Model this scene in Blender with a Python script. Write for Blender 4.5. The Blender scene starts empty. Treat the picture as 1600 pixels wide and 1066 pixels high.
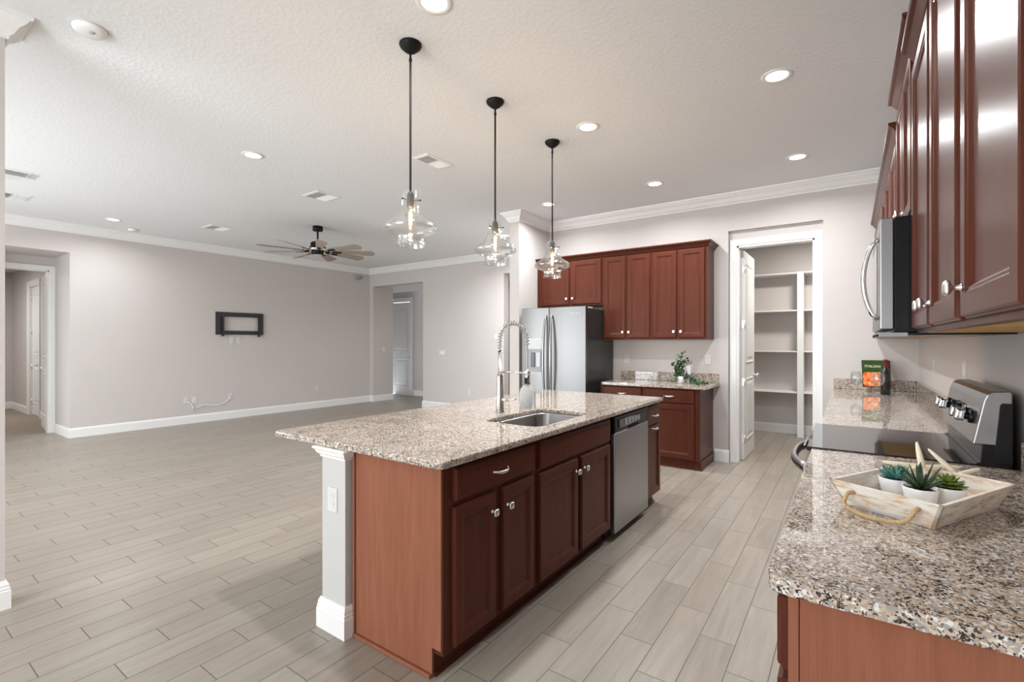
import bpy, bmesh, math, random
from mathutils import Matrix, Vector
random.seed(7)
S = bpy.context.scene
COL = S.collection
PI = math.pi

# ------------------------------------------------------------------ camera, world, main light, exposure
YAW = math.radians(35.06)
cd = bpy.data.cameras.new('camera'); cam = bpy.data.objects.new('camera', cd); COL.objects.link(cam)
cam.location = (0, 0, 1.39); cam.rotation_euler = (PI/2, 0, YAW)
cd.sensor_fit = 'HORIZONTAL'; cd.sensor_width = 36; cd.lens = 752.3/1600*36; cd.shift_y = 2/1600
cd.clip_start = 0.02; cd.clip_end = 100
S.camera = cam
S.view_settings.view_transform = 'Standard'; S.view_settings.look = 'None'
S.view_settings.gamma = 1; S.view_settings.use_curve_mapping = False
S.view_settings.exposure = 0.88

W = bpy.data.worlds.new('world'); S.world = W; W.use_nodes = True
bg = W.node_tree.nodes['Background']; bg.inputs[0].default_value = (0.85, 0.93, 1.0, 1); bg.inputs[1].default_value = 1.6

def area(name, loc, rot, sx, sy, power, color=(1, 1, 1), shape='RECTANGLE', spread=PI):
    l = bpy.data.lights.new(name, 'AREA'); l.shape = shape; l.size = sx
    if shape in ('RECTANGLE', 'ELLIPSE'): l.size_y = sy
    l.energy = power; l.color = color; l.spread = spread
    o = bpy.data.objects.new(name, l); COL.objects.link(o); o.location = loc; o.rotation_euler = rot
    return o
# daylight entering by the windows behind the camera (kitchen nook and living room)
area('daylight_nook', (-2.0, -3.02, 1.5), (PI/2, 0, 0.36), 2.6, 2.2, 50, (0.93, 0.975, 1.0))
area('daylight_nook_ground_bounce', (-2.0, -3.00, 1.0), (PI/2+0.50, 0, -0.15), 2.6, 1.2, 33, (0.93, 0.98, 1.0))
area('daylight_living', (-6.6, -1.02, 1.5), (PI/2-0.4, 0, -0.1), 4.0, 2.2, 64, (0.94, 0.975, 1.0))
area('daylight_living_ground_bounce', (-6.5, -1.00, 0.9), (PI/2+0.06, 0, -0.05), 4.6, 1.2, 26, (0.95, 0.98, 1.0))

# ------------------------------------------------------------------ node helpers
def newmat(name):
    m = bpy.data.materials.new(name); m.use_nodes = True
    nt = m.node_tree; b = nt.nodes['Principled BSDF']
    return m, nt, b
def N(nt, t, **k):
    n = nt.nodes.new(t)
    for a, v in k.items(): setattr(n, a, v)
    return n
def L(nt, a, b): nt.links.new(a, b)
def setp(b, col=None, rough=None, metal=None, spec=None, coat=None, coat_r=None, trans=None, ior=None):
    if col is not None: b.inputs['Base Color'].default_value = (*col, 1)
    if rough is not None: b.inputs['Roughness'].default_value = rough
    if metal is not None: b.inputs['Metallic'].default_value = metal
    if spec is not None: b.inputs['Specular IOR Level'].default_value = spec
    if coat is not None: b.inputs['Coat Weight'].default_value = coat
    if coat_r is not None: b.inputs['Coat Roughness'].default_value = coat_r
    if trans is not None: b.inputs['Transmission Weight'].default_value = trans
    if ior is not None: b.inputs['IOR'].default_value = ior
def coords(nt, scale=(1, 1, 1), kind='Object'):
    tc = N(nt, 'ShaderNodeTexCoord'); mp = N(nt, 'ShaderNodeMapping')
    mp.inputs['Scale'].default_value = scale
    L(nt, tc.outputs[kind], mp.inputs['Vector'])
    return mp.outputs['Vector']
def ramp(nt, stops, interp='LINEAR'):
    r = N(nt, 'ShaderNodeValToRGB'); cr = r.color_ramp; cr.interpolation = interp
    while len(cr.elements) > 1: cr.elements.remove(cr.elements[-1])
    cr.elements[0].position = stops[0][0]; cr.elements[0].color = (*stops[0][1], 1)
    for p, c in stops[1:]:
        e = cr.elements.new(p); e.color = (*c, 1)
    return r
def noise(nt, vec, scale, detail=4, rough=0.55):
    n = N(nt, 'ShaderNodeTexNoise'); n.inputs['Scale'].default_value = scale
    n.inputs['Detail'].default_value = detail; n.inputs['Roughness'].default_value = rough
    L(nt, vec, n.inputs['Vector']); return n
def bump(nt, b, height, strength, dist=0.002):
    bp = N(nt, 'ShaderNodeBump'); bp.inputs['Strength'].default_value = strength; bp.inputs['Distance'].default_value = dist
    L(nt, height, bp.inputs['Height']); L(nt, bp.outputs[0], b.inputs['Normal'])
def plain(name, col, rough=0.5, metal=0, spec=0.5, var=0.04, scale=30, **k):
    m, nt, b = newmat(name)
    n = noise(nt, coords(nt), scale, 3)
    c0 = tuple(max(0, x*(1-var)) for x in col); c1 = tuple(min(1, x*(1+var)) for x in col)
    r = ramp(nt, [(0.3, c0), (0.7, c1)])
    L(nt, n.outputs['Fac'], r.inputs[0]); L(nt, r.outputs[0], b.inputs['Base Color'])
    setp(b, None, rough, metal, spec, **k)
    return m

# ------------------------------------------------------------------ materials
def mat_wall(name, col, bs=0.12):
    m, nt, b = newmat(name)
    v = coords(nt); n = noise(nt, v, 90, 3)
    n2 = noise(nt, v, 1.2, 2)
    r = ramp(nt, [(0.2, tuple(c*0.985 for c in col)), (0.8, tuple(c*1.015 for c in col))])
    L(nt, n2.outputs['Fac'], r.inputs[0]); L(nt, r.outputs[0], b.inputs['Base Color'])
    bump(nt, b, n.outputs['Fac'], bs, 0.003); setp(b, None, 0.65, 0, 0.25)
    return m
WALL = mat_wall('greige_wall_paint', (0.58, 0.54, 0.52))
PALE = mat_wall('pale_pillar_paint', (0.53, 0.515, 0.495))
def mat_ceiling():
    m, nt, b = newmat('knockdown_ceiling_paint')
    v = coords(nt)
    n = noise(nt, v, 38, 4, 0.6); r = ramp(nt, [(0.45, (0, 0, 0)), (0.6, (1, 1, 1))])
    L(nt, n.outputs['Fac'], r.inputs[0]); bump(nt, b, r.outputs[0], 0.20, 0.005)
    setp(b, (0.77, 0.783, 0.793), 0.8, 0, 0.2); return m
CEIL = mat_ceiling()
WHITE = plain('white_trim_paint', (0.80, 0.795, 0.78), 0.35, 0, 0.4, 0.01)
DOORW = plain('white_door_paint', (0.80, 0.795, 0.78), 0.4, 0, 0.4, 0.01)

def mat_wood(name, dark, mid, light, rough=0.30, coat=0.0):
    m, nt, b = newmat(name)
    tc = N(nt, 'ShaderNodeTexCoord'); oi = N(nt, 'ShaderNodeObjectInfo')
    add = N(nt, 'ShaderNodeVectorMath', operation='MULTIPLY_ADD')
    L(nt, oi.outputs['Random'], add.inputs[0]); add.inputs[1].default_value = (7.3, 5.1, 9.7); L(nt, tc.outputs['Object'], add.inputs[2])
    mp = N(nt, 'ShaderNodeMapping'); mp.inputs['Scale'].default_value = (14, 14, 1.1); L(nt, add.outputs[0], mp.inputs['Vector'])
    n = noise(nt, mp.outputs[0], 2.2, 6, 0.6); n.inputs['Distortion'].default_value = 0.6
    mp2 = N(nt, 'ShaderNodeMapping'); mp2.inputs['Scale'].default_value = (160, 160, 5); L(nt, add.outputs[0], mp2.inputs['Vector'])
    n2 = noise(nt, mp2.outputs[0], 2.0, 3, 0.5)
    mix = N(nt, 'ShaderNodeMath', operation='MULTIPLY_ADD'); L(nt, n2.outputs['Fac'], mix.inputs[0]); mix.inputs[1].default_value = 0.35
    sub = N(nt, 'ShaderNodeMath', operation='MULTIPLY'); L(nt, n.outputs['Fac'], sub.inputs[0]); sub.inputs[1].default_value = 0.7
    L(nt, sub.outputs[0], mix.inputs[2])
    r = ramp(nt, [(0.32, dark), (0.5, mid), (0.68, light)])
    L(nt, mix.outputs[0], r.inputs[0]); L(nt, r.outputs[0], b.inputs['Base Color'])
    bump(nt, b, n2.outputs['Fac'], 0.04, 0.001)
    setp(b, None, rough, 0, 0.4, coat, 0.16); b.inputs['IOR'].default_value = 1.26; b.inputs['Specular Tint'].default_value = (1.0, 0.74, 0.60, 1); b.inputs['Coat Tint'].default_value = (1.0, 0.86, 0.76, 1); return m
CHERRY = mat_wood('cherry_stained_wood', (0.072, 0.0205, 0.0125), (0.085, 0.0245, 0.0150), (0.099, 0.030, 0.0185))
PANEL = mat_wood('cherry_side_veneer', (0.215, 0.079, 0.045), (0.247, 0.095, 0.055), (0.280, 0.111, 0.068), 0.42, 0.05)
RAWWOOD = mat_wood('raw_birch_ply', (0.42, 0.24, 0.07), (0.50, 0.30, 0.10), (0.56, 0.35, 0.13), 0.5, 0.0)

def mat_granite():
    m, nt, b = newmat('speckled_granite')
    v = coords(nt)
    w = noise(nt, v, 95, 4, 0.65)
    wm = N(nt, 'ShaderNodeVectorMath', operation='MULTIPLY_ADD'); L(nt, w.outputs['Color'], wm.inputs[0]); wm.inputs[1].default_value = (0.010,)*3; L(nt, v, wm.inputs[2])
    def cells(scale):
        vo = N(nt, 'ShaderNodeTexVoronoi'); vo.inputs['Scale'].default_value = scale; L(nt, wm.outputs[0], vo.inputs['Vector'])
        sp = N(nt, 'ShaderNodeSeparateColor'); L(nt, vo.outputs['Color'], sp.inputs[0]); return sp
    def M(op, a, bb, c=None):
        n = N(nt, 'ShaderNodeMath', operation=op)
        for i, x in enumerate((a, bb, c)):
            if x is None: continue
            if isinstance(x, (int, float)): n.inputs[i].default_value = x
            else: L(nt, x, n.inputs[i])
        return n.outputs[0]
    big = cells(150); base = ramp(nt, [(0.0, (0.42, 0.325, 0.245)), (0.30, (0.50, 0.405, 0.32)), (0.52, (0.56, 0.49, 0.42)), (0.70, (0.70, 0.68, 0.65)), (0.84, (0.33, 0.315, 0.31))], 'CONSTANT')
    L(nt, big.outputs[0], base.inputs[0])
    cl = noise(nt, v, 42, 3); cl2 = noise(nt, v, 9, 2)
    dens = M('MULTIPLY_ADD', cl.outputs['Fac'], 1.5, M('MULTIPLY_ADD', cl2.outputs['Fac'], 0.5, -1.0+0.255))   # local share of dark grains
    sm = cells(250)
    dark = M('LESS_THAN', sm.outputs[0], dens)
    dcol = ramp(nt, [(0.0, (0.020, 0.018, 0.018)), (0.42, (0.075, 0.052, 0.038)), (0.78, (0.17, 0.125, 0.095))], 'CONSTANT'); L(nt, sm.outputs[1], dcol.inputs[0])
    mc = N(nt, 'ShaderNodeMix', data_type='RGBA'); L(nt, dark, mc.inputs[0]); L(nt, base.outputs[0], mc.inputs[6]); L(nt, dcol.outputs[0], mc.inputs[7])
    L(nt, mc.outputs[2], b.inputs['Base Color'])
    setp(b, None, 0.025, 0, 0.5); b.inputs['IOR'].default_value = 1.68
    return m
GRANITE = mat_granite()

def mat_floor():
    m, nt, b = newmat('wood_look_plank_tile')
    g = N(nt, 'ShaderNodeNewGeometry'); sx = N(nt, 'ShaderNodeSeparateXYZ'); L(nt, g.outputs['Position'], sx.inputs[0])
    def M(op, a, bb=None, c=None):
        n = N(nt, 'ShaderNodeMath', operation=op)
        for i, x in enumerate((a, bb, c)):
            if x is None: continue
            if isinstance(x, (int, float)): n.inputs[i].default_value = x
            else: L(nt, x, n.inputs[i])
        return n.outputs[0]
    PW, PL = 0.155, 0.6225
    u = M('DIVIDE', M('ADD', sx.outputs[0], 1.205 + PW*200), PW)       # row coordinate
    row = M('FLOOR', u); fu = M('SUBTRACT', u, row)
    vv = M('DIVIDE', M('ADD', sx.outputs[1], M('MULTIPLY_ADD', row, 0.2065, -2.592 - 0.2065*200 + PL*200)), PL)
    cell = M('FLOOR', vv); fv = M('SUBTRACT', vv, cell)
    du = M('MULTIPLY', M('MINIMUM', fu, M('SUBTRACT', 1.0, fu)), PW)
    dv = M('MULTIPLY', M('MINIMUM', fv, M('SUBTRACT', 1.0, fv)), PL)
    d = M('MINIMUM', du, dv)
    grout = M('LESS_THAN', d, 0.0021)
    cb = N(nt, 'ShaderNodeCombineXYZ'); L(nt, row, cb.inputs[0]); L(nt, cell, cb.inputs[1])
    wn = N(nt, 'ShaderNodeTexWhiteNoise', noise_dimensions='3D'); L(nt, cb.outputs[0], wn.inputs['Vector'])
    # grain, shifted per plank
    off = N(nt, 'ShaderNodeVectorMath', operation='MULTIPLY_ADD'); L(nt, wn.outputs['Color'], off.inputs[0]); off.inputs[1].default_value = (9, 9, 9); L(nt, g.outputs['Position'], off.inputs[2])
    mp = N(nt, 'ShaderNodeMapping'); mp.inputs['Scale'].default_value = (26, 2.2, 1); L(nt, off.outputs[0], mp.inputs['Vector'])
    n1 = noise(nt, mp.outputs[0], 1.0, 5, 0.6); n1.inputs['Distortion'].default_value = 0.5
    mp2 = N(nt, 'ShaderNodeMapping'); mp2.inputs['Scale'].default_value = (150, 6, 1); L(nt, off.outputs[0], mp2.inputs['Vector'])
    n2 = noise(nt, mp2.outputs[0], 1.0, 3, 0.5)
    f = M('MULTIPLY_ADD', n1.outputs['Fac'], 0.6, M('MULTIPLY_ADD', n2.outputs['Fac'], 0.25, M('MULTIPLY', wn.outputs['Value'], 0.15)))
    r = ramp(nt, [(0.30, (0.250, 0.212, 0.172)), (0.5, (0.300, 0.260, 0.216)), (0.70, (0.352, 0.309, 0.260))])
    L(nt, f, r.inputs[0])
    mc = N(nt, 'ShaderNodeMix', data_type='RGBA'); L(nt, grout, mc.inputs[0]); L(nt, r.outputs[0], mc.inputs[6]); mc.inputs[7].default_value = (0.13, 0.112, 0.093, 1)
    L(nt, mc.outputs[2], b.inputs['Base Color'])
    rr = M('MULTIPLY_ADD', n1.outputs['Fac'], 0.12, M('MULTIPLY_ADD', grout, 0.35, 0.27))
    L(nt, rr, b.inputs['Roughness'])
    hg = M('MINIMUM', M('DIVIDE', d, 0.003), 1.0)
    bump(nt, b, M('MULTIPLY_ADD', n1.outputs['Fac'], 0.15, hg), 0.35, 0.0015)
    setp(b, None, None, 0, 0.5); return m
FLOOR = mat_floor()
CARPET = plain('brown_carpet', (0.30, 0.25, 0.205), 0.95, 0, 0.1, 0.12, 220)

def mat_steel(name, col=(0.37, 0.37, 0.38), rough=0.30, axis=2, amt=0.004):
    m, nt, b = newmat(name)
    sc = [220, 220, 220]; sc[axis] = 2.0
    n = noise(nt, coords(nt, tuple(sc)), 1.0, 3)
    r = ramp(nt, [(0.3, (rough-amt,)*3), (0.7, (rough+amt,)*3)])
    L(nt, n.outputs['Fac'], r.inputs[0]); L(nt, r.outputs[0], b.inputs['Roughness'])
    setp(b, col, None, 1.0); b.inputs['Anisotropic'].default_value = 0.0; return m
STEEL = mat_steel('brushed_stainless')
FRSTEEL = mat_steel('fridge_stainless', (0.205, 0.202, 0.198), 0.36)
STEELH = mat_steel('brushed_stainless_horizontal', (0.34, 0.34, 0.345), 0.30, 0)
NICKEL = mat_steel('satin_nickel', (0.80, 0.79, 0.77), 0.36, 2, 0.004)
CHROME = mat_steel('polished_chrome', (0.80, 0.81, 0.83), 0.10, 2, 0.004)
FAUCET = mat_steel('brushed_faucet_steel', (0.44, 0.42, 0.39), 0.24, 2, 0.004)
BRONZE = plain('dark_bronze_metal', (0.009, 0.0085, 0.0085), 0.5, 0.0, 0.2, 0.1)
BLACK = plain('black_plastic', (0.008, 0.008, 0.009), 0.25, 0, 0.25, 0.1)
BLACKGL = plain('black_ceramic_glass', (0.010, 0.010, 0.012), 0.04, 0, 0.8, 0.05)
BLACKMET = plain('black_painted_steel', (0.010, 0.010, 0.014), 0.35, 0, 0.5, 0.1)
DKGREY = plain('dark_grey_cabinet_paint', (0.030, 0.030, 0.031), 0.22, 0.2, 0.5, 0.06)
GREY = plain('grey_plastic', (0.30, 0.31, 0.32), 0.4, 0, 0.5, 0.05)
LGREY = plain('light_grey_plastic', (0.55, 0.56, 0.57), 0.35, 0, 0.5, 0.03)
PLATE = plain('white_switch_plastic', (0.64, 0.62, 0.60), 0.4, 0, 0.4, 0.01)
SLOT = plain('outlet_slot_shadow_plastic', (0.50, 0.475, 0.45), 0.5, 0, 0.3, 0.02)
WPLAS = plain('white_plastic', (0.82, 0.82, 0.81), 0.4, 0, 0.4, 0.01)
VENTD = plain('vent_duct_interior', (0.20, 0.19, 0.18), 0.8, 0, 0.2, 0.05)
POT = plain('white_ceramic', (0.84, 0.85, 0.86), 0.25, 0, 0.5, 0.01)
SOIL = plain('dark_potting_grit', (0.03, 0.028, 0.03), 0.95, 0, 0.1, 0.4, 300)
ROPE = plain('jute_rope', (0.52, 0.36, 0.20), 0.85, 0, 0.2, 0.25, 260)
STAR = plain('bleached_starfish', (0.82, 0.74, 0.58), 0.75, 0, 0.2, 0.06, 160)
DARKGAP = plain('unlit_recess', (0.02, 0.012, 0.010), 0.8, 0, 0.1, 0.05)
BLADE = mat_wood('weathered_grey_wood', (0.26, 0.21, 0.175), (0.34, 0.285, 0.24), (0.42, 0.36, 0.31), 0.6, 0.0)

def mat_tray():
    m, nt, b = newmat('whitewashed_pine')
    n = noise(nt, coords(nt, (9, 9, 45)), 1.6, 6, 0.65); n.inputs['Distortion'].default_value = 0.5
    r = ramp(nt, [(0.33, (0.58, 0.40, 0.26)), (0.43, (0.71, 0.58, 0.45)), (0.50, (0.79, 0.73, 0.65)), (0.64, (0.82, 0.80, 0.76))])
    L(nt, n.outputs['Fac'], r.inputs[0]); L(nt, r.outputs[0], b.inputs['Base Color']); setp(b, None, 0.7, 0, 0.25); return m
TRAY = mat_tray()
def mat_leaf(name, c0, c1, c2):
    m, nt, b = newmat(name)
    n = noise(nt, coords(nt), 45, 3)
    r = ramp(nt, [(0.35, c0), (0.5, c1), (0.65, c2)]); L(nt, n.outputs['Fac'], r.inputs[0]); L(nt, r.outputs[0], b.inputs['Base Color'])
    setp(b, None, 0.45, 0, 0.4); return m
TEAL = mat_leaf('teal_succulent', (0.035, 0.13, 0.115), (0.06, 0.19, 0.17), (0.11, 0.28, 0.25))
ALOE = mat_leaf('dark_green_aloe', (0.014, 0.034, 0.014), (0.022, 0.050, 0.020), (0.04, 0.08, 0.033))
LIME = mat_leaf('yellow_green_succulent', (0.07, 0.12, 0.012), (0.12, 0.18, 0.018), (0.20, 0.25, 0.04))
IVY = mat_leaf('ivy_leaf', (0.018, 0.045, 0.016), (0.035, 0.085, 0.028), (0.10, 0.17, 0.07))

def mat_thin_glass(name, tint=(1, 1, 1), base=0.05, edge=0.65):
    m = bpy.data.materials.new(name); m.use_nodes = True; nt = m.node_tree; nt.nodes.clear()
    out = N(nt, 'ShaderNodeOutputMaterial'); tr = N(nt, 'ShaderNodeBsdfTransparent'); gl = N(nt, 'ShaderNodeBsdfGlossy')
    gl.inputs['Roughness'].default_value = 0.03; gl.inputs['Color'].default_value = (0.95, 0.96, 0.96, 1); tr.inputs['Color'].default_value = (*tint, 1)
    lw = N(nt, 'ShaderNodeLayerWeight'); lw.inputs['Blend'].default_value = 0.35
    mr = N(nt, 'ShaderNodeMapRange'); mr.inputs['To Min'].default_value = base; mr.inputs['To Max'].default_value = edge
    L(nt, lw.outputs['Facing'], mr.inputs['Value'])
    mx = N(nt, 'ShaderNodeMixShader'); L(nt, mr.outputs[0], mx.inputs[0]); L(nt, tr.outputs[0], mx.inputs[1]); L(nt, gl.outputs[0], mx.inputs[2])
    L(nt, mx.outputs[0], out.inputs[0]); return m
GLASS = mat_thin_glass('clear_blown_glass', (0.985, 0.99, 0.99), 0.09, 0.55)
WINEGL = mat_thin_glass('clear_stemware_glass', (0.94, 0.95, 0.95), 0.035, 0.5)
FROST = plain('frosted_clear_plastic', (0.86, 0.86, 0.85), 0.25, 0, 0.5, 0.02, trans=0.75, ior=1.1)
BOTTLE = plain('dark_green_wine_glass', (0.010, 0.012, 0.010), 0.05, 0, 0.6, 0.1)
FOIL = plain('burgundy_bottle_foil', (0.16, 0.022, 0.035), 0.35, 0.2, 0.5, 0.08)

def mat_emit(name, col, strength):
    m = bpy.data.materials.new(name); m.use_nodes = True; nt = m.node_tree; nt.nodes.clear()
    out = N(nt, 'ShaderNodeOutputMaterial'); e = N(nt, 'ShaderNodeEmission'); e.inputs[0].default_value = (*col, 1); e.inputs[1].default_value = strength
    L(nt, e.outputs[0], out.inputs[0]); return m
LAMP = mat_emit('recessed_lamp_lens', (1.0, 0.94, 0.85), 3.2)
FILAMENT = mat_emit('glowing_filament', (1.0, 0.72, 0.42), 30.0)
BULB = mat_thin_glass('clear_bulb_glass', (1.0, 0.86, 0.70), 0.03, 0.3)

# ------------------------------------------------------------------ mesh helpers
class MB:
    def __init__(s): s.v = []; s.f = []; s.sm = []
    def add(s, vs, fs, M=None, smooth=False):
        o = len(s.v)
        for p in vs:
            p = Vector(p); s.v.append(tuple(M @ p if M else p))
        for f in fs: s.f.append([o+i for i in f]); s.sm.append(smooth)
        return s
    def box(s, x0, x1, y0, y1, z0, z1, M=None):
        vs = [(x, y, z) for z in (z0, z1) for y in (y0, y1) for x in (x0, x1)]
        return s.add(vs, [(0, 2, 3, 1), (4, 5, 7, 6), (0, 1, 5, 4), (2, 6, 7, 3), (0, 4, 6, 2), (1, 3, 7, 5)], M)
    def loops(s, loops, cap0=True, cap1=True, closed=True, M=None, smooth=False):
        n = len(loops[0]); vs = [p for l in loops for p in l]; fs = []
        for k in range(len(loops)-1):
            for i in range(n if closed else n-1):
                j = (i+1) % n
                fs.append((k*n+i, k*n+j, (k+1)*n+j, (k+1)*n+i))
        if cap0: fs.append(tuple(range(n-1, -1, -1)))
        if cap1: fs.append(tuple((len(loops)-1)*n+i for i in range(n)))
        return s.add(vs, fs, M, smooth)
    def lathe(s, prof, n=24, M=None, smooth=True, cap0=False, cap1=False):
        ls = [[(r*math.cos(2*PI*i/n), r*math.sin(2*PI*i/n), z) for i in range(n)] for r, z in prof]
        return s.loops(ls, cap0, cap1, True, M, smooth)
    def tube(s, pts, r, n=10, M=None, caps=True, flat=1.0, up=None):
        pts = [Vector(p) for p in pts]; rs = r if isinstance(r, (list, tuple)) else [r]*len(pts)
        ls = []; prev = None
        for i, p in enumerate(pts):
            t = (pts[min(i+1, len(pts)-1)] - pts[max(i-1, 0)]).normalized()
            if prev is None:
                a = Vector(up) if up else (Vector((0, 0, 1)) if abs(t.z) < 0.9 else Vector((1, 0, 0)))
                u = (a - t*a.dot(t)).normalized()
            else:
                u = (prev - t*prev.dot(t)).normalized()
            prev = u; w = t.cross(u)
            ls.append([tuple(p + u*(rs[i]*flat*math.cos(2*PI*k/n)) + w*(rs[i]*math.sin(2*PI*k/n))) for k in range(n)])
        return s.loops(ls, caps, caps, True, M, True)
    def prism(s, poly, z0, z1, M=None):
        return s.loops([[(x, y, z0) for x, y in poly], [(x, y, z1) for x, y in poly]], M=M)
    def sweep(s, path, prof, closed=False, M=None):
        # path: 2D points; prof: (offset to the left of travel, z) points, closed profile
        n = len(path); ls = []
        for i in range(n):
            p = Vector(path[i])
            d0 = (Vector(path[i]) - Vector(path[i-1])).normalized() if (i > 0 or closed) else None
            d1 = (Vector(path[(i+1) % n]) - Vector(path[i])).normalized() if (i < n-1 or closed) else None
            d0 = d0 or d1; d1 = d1 or d0
            n0 = Vector((-d0.y, d0.x)); n1 = Vector((-d1.y, d1.x)); m = (n0+n1).normalized(); k = 1/max(0.3, m.dot(n0))
            ls.append([(p.x + m.x*k*o, p.y + m.y*k*o, z) for o, z in prof])
        if closed: ls.append(ls[0])
        return s.loops(ls, not closed, not closed, True, M)
    def build(s, name, mat, parent=None, bevel=0, seg=2, loc=None):
        me = bpy.data.meshes.new(name); me.from_pydata(s.v, [], s.f); me.update()
        for p, q in zip(me.polygons, s.sm): p.use_smooth = q
        bm = bmesh.new(); bm.from_mesh(me)
        bmesh.ops.recalc_face_normals(bm, faces=bm.faces); bm.to_mesh(me); bm.free()
        me.materials.append(mat)
        o = bpy.data.objects.new(name, me); COL.objects.link(o)
        if parent: o.parent = parent
        if loc: o.location = loc
        if bevel:
            md = o.modifiers.new('edge', 'BEVEL'); md.width = bevel; md.segments = seg; md.limit_method = 'ANGLE'; md.angle_limit = math.radians(35)
            md.harden_normals = False
        return o
def T(x=0, y=0, z=0): return Matrix.Translation((x, y, z))
def R(a, ax): return Matrix.Rotation(a, 4, ax)
def tag(o, label, cat, group=None, kind=None):
    o['label'] = label; o['category'] = cat
    if group: o['group'] = group
    if kind: o['kind'] = kind
    return o
def thing(name, label, cat, loc=(0, 0, 0), rz=0, group=None):
    o = bpy.data.objects.new(name, None); o.empty_display_size = 0.05; COL.objects.link(o)
    o.location = loc; o.rotation_euler = (0, 0, rz)
    return tag(o, label, cat, group)
def struct(name, mb, mat, label=None, bevel=0):
    o = mb.build(name, mat, None, bevel); o['kind'] = 'structure'
    if label: o['label'] = label
    return o
def copy_tree(o, parent=None):
    c = o.copy(); COL.objects.link(c)
    if parent: c.parent = parent
    for ch in list(o.children): copy_tree(ch, c)
    return c
def arc(cx, cy, r, a0, a1, n): return [(cx + r*math.cos(a0+(a1-a0)*i/n), cy + r*math.sin(a0+(a1-a0)*i/n)) for i in range(n+1)]
def rrect(x0, x1, y0, y1, r, n=6):
    if not isinstance(r, (list, tuple)): r = [r]*4     # corners: x1y0, x1y1, x0y1, x0y0
    r = [max(q, 1e-4) for q in r]
    return (arc(x1-r[0], y0+r[0], r[0], -PI/2, 0, n) + arc(x1-r[1], y1-r[1], r[1], 0, PI/2, n)
            + arc(x0+r[2], y1-r[2], r[2], PI/2, PI, n) + arc(x0+r[3], y0+r[3], r[3], PI, 1.5*PI, n))
def text_mesh(name, body, size, mat, parent, M, extrude=0.0004):
    c = bpy.data.curves.new(name, 'FONT'); c.body = body; c.size = size; c.extrude = extrude; c.align_x = 'CENTER'; c.align_y = 'CENTER'
    t = bpy.data.objects.new(name, c); COL.objects.link(t)
    bpy.context.view_layer.update()
    me = bpy.data.meshes.new_from_object(t); bpy.data.objects.remove(t)
    me.transform(M); me.materials.clear(); me.materials.append(mat)
    o = bpy.data.objects.new(name, me); COL.objects.link(o); o.parent = parent
    return o

# ------------------------------------------------------------------ room shell
H = 3.10; XL = -9.25; XR = 0.54; YK = 6.0; YLB = 7.35; YR = -3.2
struct('floor', MB().box(-10.10, 1.8, YR-0.2, 9.3, -0.1, 0), FLOOR)
struct('floor_bedroom', MB().box(-14.6, -10.10, -2.2, 2.6, -0.1, 0.0), CARPET)
c = MB(); c.box(XL-0.1, XR+0.15, YR-0.2, YLB+0.1, H, H+0.12); struct('ceiling', c, CEIL)
struct('ceiling_pantry', MB().box(-1.9, 1.6, 6.14, 8.6, 2.9, 3.0), CEIL)
struct('ceiling_hall', MB().box(-11.6, -3.4, YLB+0.15, 9.3, 2.72, 2.9), CEIL)
struct('ceiling_bedroom', MB().box(-14.6, XL-0.14, -2.2, 2.6, 2.85, 2.95), CEIL)
# right kitchen wall, back kitchen wall with the recessed pantry doorway
struct('wall_right', MB().box(XR, XR+0.15, YR, YK+0.14, 0, H), WALL)
w = MB(); w.box(-3.55, -1.152, YK, YK+0.14, 0, H); w.box(-0.23, XR, YK, YK+0.14, 0, H); w.box(-1.152, -0.23, YK, YK+0.14, 2.675, H)
w.box(-1.152, -1.085, YK+0.055, YK+0.14, 0, 2.675); w.box(-0.29, -0.23, YK+0.055, YK+0.14, 0, 2.675); w.box(-1.085, -0.29, YK+0.055, YK+0.14, 2.515, 2.675)
struct('wall_back', w, WALL)
w = MB(); w.box(-1.9, -1.75, 6.14, 8.6, 0, 2.9); struct('wall_pantry_left', w, WALL)
w = MB(); w.box(1.45, 1.6, 6.14, 8.6, 0, 2.9); struct('wall_pantry_right', w, WALL)
w = MB(); w.box(-1.75, 1.45, 8.45, 8.6, 0, 2.9); struct('wall_pantry_back', w, WALL)
w = MB(); w.box(XR+0.15, 1.6, 6.0, 6.14, 0, 3.0); struct('wall_pantry_front', w, WALL)
# partition beside the refrigerator and the wall end at far left
struct('wall_partition', MB().box(-3.70, -3.55, 5.22, YLB, 0, H), WALL)
struct('wall_near_left', MB().box(-3.76, -3.61, YR, 0.537, 0, H), WALL)
# living room back wall with two cased-less openings
w = MB(); w.box(XL, -9.126, YLB, YLB+0.23, 0, H); w.box(-7.488, -5.345, YLB, YLB+0.15, 0, H); w.box(-9.126, -7.488, YLB, YLB+0.15, 2.69, H); w.box(-5.345, -4.2, YLB, YLB+0.15, 2.69, H); w.box(-4.2, -3.55, YLB, YLB+0.15, 0, H)
struct('wall_living_back', w, WALL)
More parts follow.
